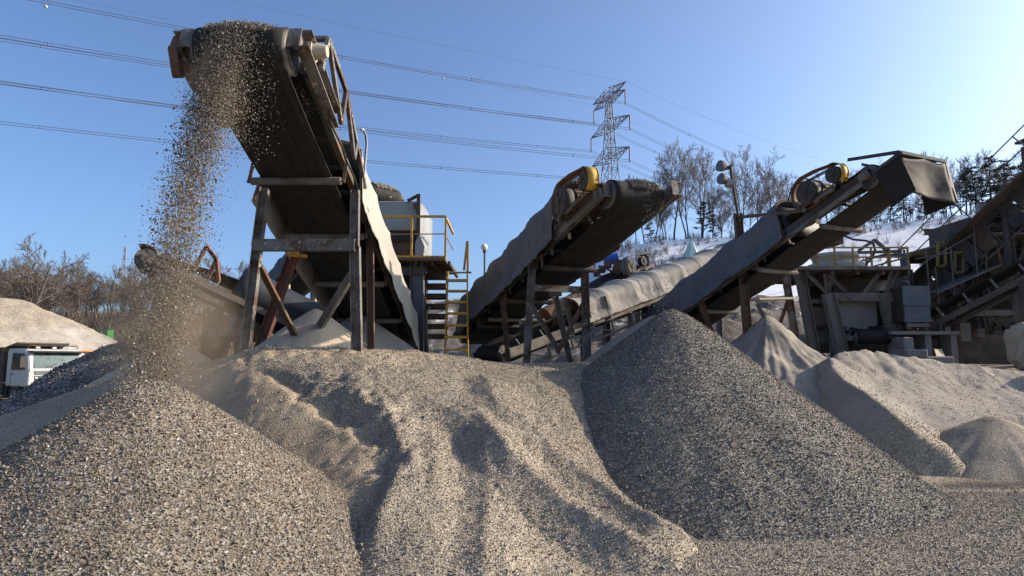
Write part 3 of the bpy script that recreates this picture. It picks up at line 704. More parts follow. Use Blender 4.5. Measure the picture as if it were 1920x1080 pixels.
def drive(c, root, s0, s1, tt, n0, r0, r1, band='rust_steel', tip='yellow', wid=.24, legs=True, mesh=True):
    """V-belt drive on top of the frame: guard band, two pulleys, belts, motor, bracket. s0 is the head end"""
    def ring(cs, cn, r, a0, a1, k): return [(cs + r * math.cos(a0 + (a1 - a0) * i / k), cn + r * math.sin(a0 + (a1 - a0) * i / k)) for i in range(k + 1)]
    n1 = n0 + .06
    back = ring(s1, n1, r1, math.radians(88), math.radians(215), 12)      # round the motor end
    front = ring(s0, n0, r0, math.radians(-80), math.radians(88), 12)     # round the drum end
    def band_mesh(path, name, m, th=.012):
        mb = MB(); rows = []
        for s, n in path: rows.append([c.L(s, tt - wid / 2, n), c.L(s, tt + wid / 2, n)])
        mb.grid(rows); return mb.build(name, M[m], root, solid=th)
    # the guard is open below
    flip = lambda path: [(2 * s1 - s, n) for s, n in path]
    b2 = [(s1 - (s - s1), n) for s, n in back]
    b2 = ring(s1, n1, r1, math.radians(92), math.radians(-40), 12)
    f2 = ring(s0, n0, r0, math.radians(92), math.radians(125), 4); f3 = ring(s0, n0, r0, math.radians(125), math.radians(248), 9)
    g = band_mesh(f2[::-1] + [((s0 + s1) / 2, (n0 + r0 + n1 + r1) / 2 + .03), b2[0]] + b2[1:], 'drive_guard', band)
    f2 = f2[:-1] + f3; t_ = band_mesh(f3, 'guard_tip', tip)
    pu = []
    for (s, n, r) in ((s0, n0, r0 * .72), (s1, n1, r1 * .66)):
        mb = MB()
        mb.tube([c.L(s, tt - .09, n), c.L(s, tt - .088, n), c.L(s, tt + .088, n), c.L(s, tt + .09, n)], [r * .9, r, r, r * .9], 22)
        for k in range(5):
            a = k * 2 * math.pi / 5; mb.bar(c.L(s, tt + .095, n), c.L(s + r * .85 * math.cos(a), tt + .095, n + r * .85 * math.sin(a)), .03, .02, c.v)
        mb.tube([c.L(s, tt - .2, n), c.L(s, tt + .13, n)], .04, 10); mb.build('pulley', M['dark_steel'], root)
    mb = MB()
    for k in (-.05, 0, .05):
        for sg in (1, -1): mb.bar(c.L(s0, tt + k, n0 + sg * r0 * .72), c.L(s1, tt + k, n1 + sg * r1 * .66), .018, .014, c.w)
    mb.build('drive_belt', M['rubber'], root)
    mb = MB(); a, b = tt - .16, tt - .62
    mb.tube([c.L(s1, a, n1), c.L(s1, b, n1)], r1 * .62, 16); mb.tube([c.L(s1, b - .001, n1), c.L(s1, b - .09, n1)], [r1 * .62, r1 * .45], 16)
    for k in range(14):
        th = 2 * math.pi * k / 14; rr = r1 * .64; mb.bar(c.L(s1 + rr * math.cos(th), a - .04, n1 + rr * math.sin(th)), c.L(s1 + rr * math.cos(th), b + .04, n1 + rr * math.sin(th)), .02, .02, c.w)
    mb.box(c.L(s1, (a + b) / 2, n1 + r1 * .72), (.16, .16, .1)); mb.build('motor', M['rust_steel'], root)
    mb = MB(); mb.bar(c.L(s1 - .25, tt - .35, n1 - r1 * .68), c.L(s1 + .25, tt - .35, n1 - r1 * .68), .5, .03, c.w)
    mb.bar(c.L(s1 + .25, tt + .02, n1 - r1 * .55), c.L(s0 + .1, tt + .02, n0 - r0 * 1.0), .05, .04, c.w)
    mb.build('motor_plate', M['rust_steel'], root)
    if legs:
        for s, q in ((s1 - .2, s1 - .05), (s1 + .2, s1 + .28), (s1 - .2, s1 - .55)):
            for sd in (tt + .02, tt - .6): MB().bar(c.L(s, sd, n1 - r1 * .68), c.L(q, sd, .1), .06, .06, c.v).build('motor_stand', M['dusty_plant'], root)
    if mesh:
        mb = MB(); pts = f2 + b2
        cen = ((s0 + s1) / 2, (n0 + n1) / 2)
        for i in range(0, len(f2) - 1): mb.bar(c.L(*_in(f2[i], tt - wid / 2)), c.L(*_in(f2[i + 1], tt - wid / 2)), .03, .012, c.v)
        mb.build('guard_rim', M[tip], root)
def _in(p, t): return (p[0], t, p[1])

def ground_at(x, y):
    a, b = np.array([x]), np.array([y])
    return float(max(f(a, b)[0] for f in (bank, rbank, ground_h, coneR)))
def foot(p, extra=-.15):
    """drop a point down to the ground below it"""
    return Vector((p.x, p.y, ground_at(p.x, p.y) + extra))

# ---- the large conveyor over the left cone
c1 = Conv(P(463, 100, 7.0), (-2.98, 15.2, 2.36), .50, .27)
k1 = thing('belt_conveyor', (c1.T.x, c1.T.y, 1.8), 'tall conveyor with a dark belt underside pouring stones onto the near left cone', 'conveyor')
belt(c1, k1); drums(c1, k1)
stringers(c1, k1, 'green_steel', ext=-.35, h=.15, off=.15, n=.03, lower=None, hang=(), tie=.62)
for sd in (-1, 1):      # heavy take-up beams at the head
    mb = MB(); t = sd * (c1.b + .16)
    mb.channel(c1.L(-.20, t, .02), c1.L(1.15, t, .02), .12, .26, c1.w, side=-sd, th=.02); mb.bar(c1.L(-.215, t - sd * .05, .02), c1.L(-.20, t - sd * .05, .02), .14, .27, c1.w)
    mb.build('head_beam', M['steel'], k1)
mb = MB()
for j in range(7):
    a = -.9 + j * .3; mb.tube([c1.L(-.14 + .03 * j, c1.b + .20, -.10 - .03 * j), c1.L(-.14 + .03 * j, c1.b + .30, -.10 - .03 * j)], .045, 8)
mb.bar(c1.L(-.15, c1.b + .26, .02), c1.L(.45, c1.b + .26, -.02), .10, .22, c1.w); mb.build('bearing_block', M['rust_steel'], k1)
mb = MB(); mb.tube([c1.L(.06, -(c1.b + .25), .09), c1.L(.06, -(c1.b + .40), .09)], [.10, .07], 12); mb.tube([c1.L(.06, -(c1.b + .16), .09), c1.L(.06, -(c1.b + .25), .09)], .13, 12); mb.build('gearbox', M['pale'], k1)
mb = MB(); mb.box(c1.L(.1, .28, .36), (.10, .08, .05)); mb.bar(c1.L(.1, .28, .27), c1.L(.1, .28, .36), .03, .03, c1.v); mb.build('scraper_bracket', M['rust_steel'], k1)
t = -(c1.b + .27); A, B, C_, D_ = (.30, .05), (.34, .60), (1.25, .62), (2.75, .08)
fr = MB()
for (p, q) in ((A, B), (B, C_), (C_, D_), ((1.25, .05), C_), ((1.25, .05), (.34, .60)), ((2.0, .05), (1.25, .62)), ((2.0, .05), (2.0, .34))): fr.bar(c1.L(p[0], t, p[1]), c1.L(q[0], t, q[1]), .065, .05, c1.v)
fr.bar(c1.L(.34, t, .60), c1.L(.34, t + .30, .60), .06, .05, c1.w); fr.bar(c1.L(.34, t + .30, .60), c1.L(.34, t + .24, .05), .05, .05, c1.u)
fr.bar(c1.L(1.25, t, .35), c1.L(1.25, t + .2, .35), .06, .05, c1.w)
fr.build('side_guard_frame', M['steel'], k1)
mb = MB(); mb.tube([c1.L(2.05, t - .03, .62), c1.L(2.15, t - .03, .72), c1.L(2.32, t - .03, .74), c1.L(2.42, t - .03, .66), c1.L(2.5, t - .03, .1)], .02, 8); mb.build('grab_rail', M['grey_paint'], k1)
for s in (2.0, 3.5, 5.2, 6.9): roller(c1, k1, s, ex=.13)
tarp(c1, k1, 2.5, 8.6, 'tarp_pale', hh=.86, over=.32, low=-.30, hoop=1.3, seed=3, wr=.28, droop=.03)
DT = 9.2
la, lb, lc = P(497, 352, DT), P(482, 462, DT), P(459, 664, DT); ra, rb, rc = P(666, 356, DT), P(665, 462, DT), P(671, 640, DT)
leg(k1, la, lb, .12); leg(k1, lb + Vector((0, .02, 0)), lc, .12); leg(k1, ra, rb, .11); leg(k1, rb + Vector((0, .02, 0)), foot(rc), .13)
mb = MB(); mb.channel(P(478, 461, DT) + Vector((0, -.1, 0)), P(668, 461, DT) + Vector((0, -.1, 0)), .10, .17, (0, 0, 1), side=-1, th=.02); mb.build('cross_beam', M['steel'], k1)
strut(k1, P(486, 500, DT + .05), P(553, 632, 10.0), .09, 'rust_steel'); strut(k1, P(660, 512, DT + .05), P(598, 612, 10.2), .12, 'dusty_plant')
leg(k1, P(553, 470, 10.9), P(482, 668, 10.9), .15, 'red_steel'); leg(k1, P(694, 448, 10.6), foot(P(697, 640, 10.6)), .10, 'rust_steel')
mb = MB(); mb.tube([P(541, 478, 10.2), P(575, 480, 10.2)], .03, 8); mb.box(P(550, 474, 10.2), (.16, .1, .05)); mb.build('yellow_bracket', M['yellow'], k1)

# ---- the middle conveyor feeding the dark cone
c2 = Conv(P(1186, 370, 10.3), P(893, 628, 18.6), .44, .24)
k2 = thing('belt_conveyor', (c2.T.x, c2.T.y, 1.8), 'middle conveyor with dark grey tarpaulin and a yellow tipped drive guard, feeding the dark cone', 'conveyor')
belt(c2, k2); drums(c2, k2); stringers(c2, k2, 'dark_steel', ext=.0, h=.16, off=.12, n=.04, lower=None)
for sd in (-1, 1):
    mb = MB(); t = sd * (c2.b + .14); mb.channel(c2.L(-.42 if sd < 0 else -.12, t, .02), c2.L(1.7, t, .02), .09, .24, c2.w, side=-sd, th=.018)
    e = -.42 if sd < 0 else -.12; mb.bar(c2.L(e - .012, t - sd * .04, .02), c2.L(e, t - sd * .04, .02), .12, .25, c2.w); mb.build('head_beam', M['steel' if sd < 0 else 'dusty_plant'], k2)
for s in (2.6, 4.8, 7.0): roller(c2, k2, s, m='dark_steel')
tarp(c2, k2, 1.75, c2.len - .4, 'tarp_grey', hh=1.22, over=.24, low=-.02, hoop=1.5, seed=7, sag=.10, droop=.12, wr=1.2)
drive(c2, k2, .12, 1.02, c2.b + .30, .28, .23, .36, wid=.19)
mb = MB(); mb.bar(c2.L(1.7, c2.b + .16, .1), c2.L(3.2, c2.b + .16, .13), .02, .2, c2.w); mb.build('side_plate', M['dusty_plant'], k2)
hl = c2.L(3.05, c2.b + .14, -.1); hr = c2.L(3.05, -(c2.b + .14), -.1)
f1 = foot(P(986, 668, hl.y)); f2_ = foot(P(1101, 664, hr.y))
leg(k2, hl + Vector((0, 0, .25)), f1, .14); leg(k2, hr + Vector((0, 0, .1)), f2_, .15)
zb = P(1000, 539, hl.y).z
def on(p, q, z): return p + (q - p) * ((p.z - z) / (p.z - q.z))
mb = MB(); mb.channel(on(hl, f1, zb), on(hr, f2_, zb), .09, .13, (0, 0, 1), side=-1, th=.02); mb.build('cross_beam', M['steel'], k2)
strut(k2, on(hl, f1, zb - .35), P(1046, 656, hl.y + .4), .10, 'steel'); strut(k2, on(hr, f2_, zb - .2), P(1044, 662, hl.y + .3), .09, 'rust_steel')
leg(k2, P(1042, 556, 14.0), foot(P(1073, 668, 14.0)), .11, 'steel'); mb = MB(); mb.box(P(1041, 552, 14.0), (.28, .2, .07)); mb.build('bearing_plate', M['dusty_plant'], k2)
leg(k2, c2.L(5.0, c2.b + .14, -.05), foot(P(955, 655, c2.L(5.0, c2.b + .14, 0).y)), .11, 'rust_steel')
mb = MB(); q0 = c2.L(6.2, c2.b + .1, -.35); q1 = c2.L(6.2, -(c2.b + .5), -.35); mb.tube([q0, q1], .05, 8); mb.build('cross_pipe', M['dusty_plant'], k2)

# ---- the right conveyor with the rubber hood
c3 = Conv(P(1662, 338, 12.6), P(1236, 640, 19.4), .50, .25)
k3 = thing('belt_conveyor', (c3.T.x, c3.T.y, 1.8), 'right conveyor with blue-grey tarpaulin and black rubber hood hanging over its head', 'conveyor')
belt(c3, k3); drums(c3, k3); stringers(c3, k3, 'dark_steel', ext=.1, h=.17, off=.12, n=.05, lower=None)
for s in (1.3, 3.2, 5.4): roller(c3, k3, s, m='dusty_plant')
mb = MB(); mb.bar(c3.L(.1, c3.b + .16, -.10), c3.L(8, c3.b + .16, -.10), .03, .10, c3.w); mb.build('lower_rail', M['dusty_plant'], k3)
tarp(c3, k3, 2.15, c3.len - .3, 'tarp_blue', hh=1.05, over=.24, low=-.06, hoop=1.9, seed=12, sag=.12, droop=.05, wr=1.1)
mb = MB(); mb.grid([[c3.L(2.12, t, n) for t in (-.62, 0, .62)] for n in (-.02, .35, .75)]); mb.build('end_flap', M['rubber'], k3, solid=.01)
drive(c3, k3, .45, 1.15, c3.b + .28, .36, .24, .38, wid=.18)
strut(k3, P(1592, 300, 12.9), P(1690, 285, 11.62), .07, 'dark_steel', 'hood_stay'); strut(k3, P(1618, 308, 13.4), P(1664, 318, 12.6), .06, 'dusty_plant', 'hood_stay')
def curtain(name, tl, tr, br, bl, m, bulge=0, wave=0, seed=1):
    mb = MB(); rows = []; nrm = (Vector(tr) - Vector(tl)).cross(Vector(bl) - Vector(tl)).normalized()
    for i in range(15):
        f = i / 14; row = []
        for j in range(19):
            g = j / 18; p = Vector(tl).lerp(tr, g).lerp(Vector(bl).lerp(br, g), f)
            d = bulge * math.sin(math.pi * f) * math.sin(math.pi * g) + wave * math.sin(g * 7 + seed + f * 2.0) * (.35 + .65 * f) + .03 * wob(g * 3, f * 3, seed)
            p = p + nrm * d + Vector((0, 0, -.05 * abs(math.sin(g * math.pi * 1.4 + .8)) * (1 - f) * (1 if wave else 0)))
            row.append(p)
        rows.append(row)
    mb.grid(rows); return mb.build(name, M[m], k3, solid=.016)
curtain('hood_curtain', P(1640, 324, 11.95), P(1687, 289, 11.62), P(1718, 356, 11.62), P(1673, 389, 11.95), 'rubber_black', .02)
curtain('hood_curtain', P(1689, 291, 11.60), P(1772, 304, 12.1), P(1788, 382, 12.1), P(1708, 362, 11.75), 'rubber_brown', .05, .04, 2)
curtain('hood_curtain', P(1772, 304, 12.12), P(1776, 306, 12.9), P(1796, 378, 12.9), P(1788, 382, 12.13), 'rubber_black', .0)
curtain('hood_curtain', P(1726, 362, 12.5), P(1786, 352, 12.3), P(1796, 380, 12.3), P(1738, 404, 12.5), 'rubber_black', .0)
mb = MB()
top = [P(1689, 286, 11.6), P(1725, 294, 11.8), P(1738, 301, 11.9), P(1772, 303, 12.1), P(1776, 305, 12.9), P(1712, 296, 13.2), P(1640, 322, 12.0)]
mb.prism(top, (0, 0, .03)); mb.build('hood_roof', M['dark_steel'], k3)
mb = MB(); mb.bar(top[0], top[3], .05, .06); mb.bar(top[0], P(1640, 322, 11.97), .05, .06); mb.bar(top[0], P(1664, 318, 12.6), .04, .05); mb.build('hood_frame', M['dark_steel'], k3)
h3l = c3.L(3.95, c3.b + .17, 0); pl3 = foot(P(1406, 612, h3l.y)); tl3 = P(1383, 400, h3l.y)
leg(k3, tl3, pl3, .17, 'rust_steel'); strut(k3, P(1386, 408, h3l.y), c3.L(1.5, c3.b + .19, .2), .08, 'rust_steel', 'side_rail')
h3r = c3.L(3.95, -(c3.b + .16), -.05); r3f = foot(P(1502, 648, h3r.y)); leg(k3, P(1470, 500, h3r.y), r3f, .14, 'steel')
mb = MB(); mb.channel(P(1408, 503, h3l.y) , P(1473, 507, h3r.y), .09, .10, (0, 0, 1), side=-1, th=.02); mb.build('cross_beam', M['steel'], k3)
mb = MB(); pa, pb = P(1410, 562, h3l.y), P(1483, 560, h3r.y); mb.bar(pa, pb, .5, .05); mb.build('small_platform', M['pale'], k3)
strut(k3, P(1420, 572, h3l.y), P(1440, 612, h3l.y + .1), .08, 'dusty_plant'); strut(k3, P(1476, 566, h3r.y), P(1456, 622, h3r.y), .08, 'rust_steel')
leg(k3, c3.L(5.25, c3.b + .16, -.05), foot(P(1356, 645, c3.L(5.25, c3.b, 0).y)), .11, 'rust_steel')
mb = MB(); mb.tube([c3.L(2.0, .4, .75), c3.L(1.7, .45, .98), c3.L(1.3, .5, .95), c3.L(.95, .55, .6), c3.L(.85, .55, .3)], .018, 6); mb.build('cable_hoop', M['dark_steel'], k3)
for j, (s, d) in enumerate(((.95, .07), (1.2, .05), (1.35, .06), (3.4, .05))):
    pass

# ---- low conveyor under pale canvas, rising to the right behind the dark cone
c4 = Conv(P(1440, 470, 23.5), P(925, 664, 16.2), .48, .22)
k4 = thing('belt_conveyor', (c4.T.x, c4.T.y, 1.8), 'low conveyor under pale ribbed canvas, rising to the right behind the dark cone', 'conveyor')
belt(c4, k4); drums(c4, k4); stringers(c4, k4, 'dusty_plant', ext=.1, h=.24, off=.13, n=-.02, lower=-.5)
tarp(c4, k4, .2, c4.len - 2.6, 'tarp_dust', hh=.80, over=.25, low=.04, hoop=1.1, seed=21, sag=.09, droop=.02, wr=.8)
for s in (4.2, 6.2, 8.2):
    for sd in (-1, 1):
        p = c4.L(s, sd * (c4.b + .13), -.2); leg(k4, p, foot(p), .12, 'dusty_plant')
    strut(k4, c4.L(s, c4.b + .13, -.3), foot(c4.L(s + 1.0, c4.b + .13, -.2)), .08, 'dusty_plant')
for s in (9.4, 10.1, 10.8): leg(k4, c4.L(s, c4.b + .15, .55), c4.L(s, c4.b + .15, -.1), .10, 'dusty_plant', 'skirt_post')
mb = MB(); mb.tube([c4.L(9.3, 0, .42), c4.L(10.4, 0, .45), c4.L(11.1, 0, .40)], [.36, .36, .30], 16); mb.build('feed_pipe', M['rust_steel'], k4)

# ---- conveyor behind it with the drive at its head
c6 = Conv(P(1196, 508, 25), P(985, 640, 21), .48, .24)
k6 = thing('belt_conveyor', (c6.T.x, c6.T.y, 1.8), 'short uncovered conveyor with its motor drive, behind the pale canvas one', 'conveyor')
belt(c6, k6); drums(c6, k6); stringers(c6, k6, 'dusty_plant', ext=.3, h=.30, off=.13, n=.0, lower=None)
drive(c6, k6, .5, 1.3, c6.b + .25, .50, .26, .38, wid=.3, band='dusty_plant', tip='steel')
mb = MB(); p = P(1143, 500, 24.6)
for k in range(6): mb.box(p + Vector((-.5 + .22 * k, .1 * (k % 2), -.25 + .16 * ((k * 7) % 3))), (.24, .3, .26))
mb.build('gear_casing', M['rust_steel'], k6)
mb = MB()
for a, b_ in (((1122, 498), (1185, 525)), ((1150, 490), (1180, 532)), ((1108, 505), (1160, 540)), ((1165, 495), (1150, 540)), ((1178, 500), (1172, 535))): mb.bar(P(*a, 24.3), P(*b_, 24.3), .06, .06)
mb.build('guard_bars', M['steel'], k6)
mb = MB(); mb.tube([P(1132, 488, 24.8), P(1158, 484, 24.8)], .22, 14); mb.build('motor_cover', M['blue'], k6)
mb = MB(); mb.grid([[P(1178, 492 + 2 * k, 24.6 + .3 * k), P(1215, 512 + 2 * k, 24.7 + .3 * k), P(1262, 536 + 2 * k, 24.9 + .3 * k)] for k in range(-2, 5)] ); mb.build('canvas_sheet', M['tarp_dust'], k6, solid=.01)
mb = MB(); mb.box(P(1176, 505, 24.9), (.5, .4, .7)); mb.build('chute_box', M['rubber'], k6)
for s in (1.6, 3.0):
    for sd in (-1, 1):
        p = c6.L(s, sd * (c6.b + .13), -.2); leg(k6, p, foot(p), .14, 'dusty_plant')

# ---- small conveyor at the left behind the stream, with its dark pipe hood
c0 = Conv(P(278, 492, 12.8), P(655, 668, 14.6), .42, .21)
k0 = thing('belt_conveyor', (c0.T.x, c0.T.y, 1.8), 'small conveyor with dark pipe shaped hood, behind the falling gravel stream', 'conveyor')
belt(c0, k0); drums(c0, k0); stringers(c0, k0, 'dusty_plant', ext=.2, h=.12, off=.12, n=.03, lower=None)
mb = MB(); pts = [c0.L(1.72, 0, .33), c0.L(2.4, 0, .34), c0.L(3.2, 0, .32), c0.L(4.6, 0, .30)]
rows = []
for i in range(12):
    s = 1.66 + 2.9 * i / 11; rows.append([c0.L(s, (.50 + .02 * math.sin(i * 1.9)) * math.cos(2 * math.pi * k / 26), .30 + (.47 + .015 * math.sin(i)) * math.sin(2 * math.pi * k / 26)) for k in range(26)])
mb.grid(rows, closed=True); mb.build('pipe_hood', M['black_pipe'], k0, solid=.02)
for pts in (((386, 462), (363, 506)), ((386, 462), (405, 486)), ((405, 486), (409, 526)), ((405, 486), (388, 522))): strut(k0, P(*pts[0], 12.9), P(*pts[1], 12.9), .07, 'red_steel', 'guard_frame')
mb = MB(); rows = []
for i in range(10):
    a = math.pi * (.25 + .95 * i / 9); rows.append([c0.L(-.02 + .27 * math.cos(a) * -1 - .05, t, .27 * math.sin(a)) for t in (-.46, 0, .46)])
mb.grid(rows); mb.build('head_shroud', M['rust_steel'], k0, solid=.012)
for (px, w, m) in ((400, .30, 'dim_plant'), (455, .2, 'dusty_plant')):
    p = P(px, 580, 13.3); leg(k0, p, foot(p), w, m)
p = P(426, 590, 13.8); leg(k0, p, foot(P(419, 665, 13.8)), .10, 'pale')
mb = MB(); mb.bar(P(392, 625, 13.25), P(462, 622, 13.35), .2, .16); mb.build('cross_beam', M['dusty_plant'], k0)

# ---- conveyor climbing to the screen behind the large one
c5 = Conv(P(716, 366, 17.6), P(452, 628, 22.5), .50, .24)
k5 = thing('belt_conveyor', (c5.T.x, c5.T.y, 1.8), 'covered conveyor climbing to the grey screen, half hidden behind the large conveyor', 'conveyor')
belt(c5, k5); drums(c5, k5); stringers(c5, k5, 'dark_steel', ext=.0, h=.2, off=.12, n=.02, lower=-.45)
tarp(c5, k5, 1.2, c5.len - .5, 'tarp_blue', hh=.8, over=.2, low=-.05, hoop=1.6, seed=31, sag=.10)
for s in (2.6, 4.2):
    for sd in (-1, 1):
        p = c5.L(s, sd * (c5.b + .13), -.2); leg(k5, p, foot(p), .14, 'pale')

# loose power cables tied along the frames
for c, k, s0, s1, t_ in ((c2, k2, .9, 6.5, c2.b + .20), (c3, k3, 1.2, 7.0, c3.b + .21), (c1, k1, .8, 7.5, -(c1.b + .24))):
    pts = []
    for i in range(40):
        f = i / 39; s = s0 + (s1 - s0) * f; pts.append(c.L(s, t_ + .02 * math.sin(i * 1.3), -.10 - .07 * abs(math.sin(f * math.pi * 6)) + .015 * wob(i * .4, 3, 8)))
    MB().tube(pts, .014, 6).build('power_lead', M['rubber'], k)

for c, k, s0, s1, hh_, ov in ((c4, k4, .2, c4.len - 2.6, .80, .25),):
    s = s0 + .6
    while s < s1:
        pts = []
        for j in range(17):
            a = math.pi * j / 16; pts.append(c.L(s + .05 * math.sin(j), (c.b + ov + .06) * math.cos(a), hh_ * .62 + (hh_ * .38 + .02) * math.sin(a) ** .8))
        MB().tube([c.L(s - .1, c.b + ov + .06, .0)] + pts + [c.L(s + .1, -(c.b + ov + .06), .0)], .010, 5).build('tie_rope', M['dark_steel'], k); s += 2.2
# ------------------------------------------------------------------ screen with platform, ladder, lamps
def rod(root, name, pts, r, m, n=8): return MB().tube([Vector(p) for p in pts], r, n).build(name, M[m], root)
def beam(root, name, p, q, w, h, m, up=(0, 0, 1)): return MB().bar(p, q, w, h, up).build(name, M[m], root)
def plate(root, name, pts, off, m): return MB().prism(pts, off).build(name, M[m], root)
def pbox(root, name, x0, y0, x1, y1, D0, D1, m, bevel=0):
    """box whose front face shows between two picture points at depth D0 and which reaches back to D1"""
    a, b = P(x0, y0, D0), P(x1, y1, D0); mb = MB()
    mb.box(((a.x + b.x) / 2, (D0 + D1) / 2, (a.z + b.z) / 2), (abs(b.x - a.x), abs(D1 - D0), abs(a.z - b.z))); return mb.build(name, M[m], root, bevel=bevel)

scr = thing('screening_unit', foot(P(770, 655, 16.0)), 'grey screening machine on a steel stand with yellow railed platform, behind the tall conveyor', 'screen')
D = 16.0
pbox(scr, 'screen_box', 690, 377, 784, 432, D, D + 2.2, 'grey_paint', .02)
MB().prism([P(784, 377, D + .002), P(795, 386, D + .3), P(793, 470, D + .3), P(784, 470, D + .002)], (0, 1.8, 0)).build('side_plate', M['grey_paint'], scr)
pbox(scr, 'screen_flap', 700, 432, 779, 452, D + .05, D + .09, 'rubber'); pbox(scr, 'lower_flap', 702, 452, 776, 478, D + .12, D + .5, 'rust_steel')
pbox(scr, 'chute_back', 696, 432, 784, 484, D + .8, D + 2.2, 'dark_steel')
MB().prism([P(786, 440, D - .1), P(792, 452, D - .1), P(796, 462, D - .1), P(794, 478, D - .1), P(778, 480, D - .1), P(778, 455, D - .1)], (0, .5, 0)).build('side_guard', M['grey_paint'], scr)
beam(scr, 'stay_post', P(784, 472, D - .05), P(785, 364, D - .05), .09, .09, 'dark_steel'); beam(scr, 'stay_arm', P(785, 366, D - .05), P(764, 377, D - .05), .07, .07, 'dark_steel'); beam(scr, 'stay_arm', P(785, 387, D - .05), P(776, 387, D - .05), .08, .12, 'dark_steel')
# platform
a = P(702, 486, 15.3); b = P(835, 486, 15.3)
MB().box(((a.x + b.x) / 2, 16.5, a.z), (b.x - a.x, 2.6, .06)).build('platform', M['rust_steel'], scr)
MB().bar(P(700, 483, 15.25), P(836, 484, 15.25), .05, .11).build('platform_edge', M['yellow'], scr)
for k in range(5): beam(scr, 'platform_joist', Vector((a.x + .2 + k * .4, 15.35, a.z - .09)), Vector((a.x + .2 + k * .4, 17.7, a.z - .09)), .06, .10, 'dark_steel')
for (x0, d) in ((705, 15.3), (771, 15.3), (835, 15.3), (835, 17.4)):
    p = P(x0, 484, d); p.z = a.z; q = p.copy(); q.z = P(770, 406, 15.3).z; beam(scr, 'rail_post', p, q, .05, .05, 'yellow')
zr = P(770, 406, 15.3).z; zm = P(770, 440, 15.3).z
beam(scr, 'top_rail', Vector((P(703, 406, 15.3).x, 15.3, zr)), Vector((P(837, 406, 15.3).x, 15.3, zr)), .055, .055, 'yellow'); beam(scr, 'top_rail', Vector((P(835, 406, 15.3).x, 15.33, zr)), Vector((P(835, 406, 15.3).x, 17.4, zr)), .05, .05, 'yellow')
rod(scr, 'mid_rail', [Vector((P(703, 440, 15.3).x, 15.3, zm)), Vector((P(835, 440, 15.3).x, 15.3, zm + .02))], .014, 'yellow_dull'); rod(scr, 'mid_rail', [Vector((P(835, 440, 15.3).x, 15.3, zm)), Vector((P(835, 440, 15.3).x, 17.4, zm))], .014, 'yellow_dull')
# stand
leg(scr, P(783, 492, 15.6), foot(P(783, 662, 15.6)), .30, 'bluegrey', 'column'); leg(scr, P(712, 492, 15.8), foot(P(712, 662, 15.8)), .24, 'dark_steel', 'column')
for x in (712, 792): leg(scr, P(x, 492, 17.4), foot(P(x, 640, 17.4)), .24, 'dark_steel', 'column')
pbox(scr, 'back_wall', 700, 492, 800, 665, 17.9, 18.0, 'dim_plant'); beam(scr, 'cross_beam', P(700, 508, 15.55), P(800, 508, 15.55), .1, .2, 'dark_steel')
MB().prism([P(772, 540, 15.9), P(734, 604, 15.0), P(741, 664, 15.0), P(754, 664, 15.2), P(775, 628, 15.9)], (.02, .03, .02)).build('chute_plate', M['pale'], scr)
# rusted stair treads and grating seen under the platform
for k in range(7):
    y0 = 512 + k * 19; pbox(scr, 'stair_tread', 796, y0, 836, y0 + 9, 16.6 + .1 * k, 17.1 + .1 * k, 'rust_steel')
beam(scr, 'stair_stringer', P(797, 505, 16.5), P(797, 650, 17.0), .05, .14, 'rust_steel'); beam(scr, 'stair_stringer', P(838, 505, 16.9), P(836, 640, 17.4), .05, .14, 'dark_steel')
rod(scr, 'bent_pipe', [P(803, 660, 15.6), P(799, 620, 15.6), P(800, 585, 15.6), P(806, 575, 15.7)], .025, 'dusty_plant')
# gravelled drum of the feed conveyor on the screen is part of the stream objects below
lad = thing('ladder', foot(P(856, 664, 15.0)), 'steep yellow steel ladder with a single handrail beside the screen platform', 'ladder')
for (x0, y0, x1, y1) in ((840, 510, 833, 664), (876, 506, 878, 666)):
    q = P(x1, y1, 14.7); beam(lad, 'stringer', P(x0, y0, 15.2), foot(q, -.1), .03, .13, 'yellow', (0, -1, .3))
beam(lad, 'handrail', P(877, 452, 15.1), P(877, 510, 15.15), .05, .05, 'yellow'); beam(lad, 'handrail', P(876, 453, 15.1), P(870, 506, 15.6), .05, .05, 'yellow')
for k, y in enumerate((526, 546, 567, 588, 610, 632, 656)):
    d = 15.12 - .06 * k; xl = 839 - k * .9; mb = MB(); p, q = P(xl + 2, y, d), P(876, y, d); mb.bar(p, q, .2, .05, (0, 0, 1)); mb.build('tread', M['yellow'], lad)
rod(lad, 'cross_bar', [P(836, 511, 15.25), P(884, 511, 15.25)], .022, 'yellow_dull')
gl = thing('street_lamp', Vector((P(909, 560, 30).x, 30, 1.7)), 'thin lamp post with a round white globe behind the ladder', 'street lamp')
rod(gl, 'pole', [Vector((P(910, 470, 30).x, 30, 1.7)), P(908.5, 471, 30)], [.055, .04], 'dark_steel'); rod(gl, 'collar', [P(908.5, 474, 30), P(908.5, 469, 30)], .08, 'dark_steel')
mb = MB(); c = P(908, 463.5, 30); rows = []
for i in range(13):
    th = math.pi * i / 12; rows.append([c + Vector((.165 * math.sin(th) * math.cos(k * math.pi / 10), .165 * math.sin(th) * math.sin(k * math.pi / 10), .165 * math.cos(th))) for k in range(20)])
mb.grid(rows, closed=True).build('globe', M['lamp_glass'], gl)

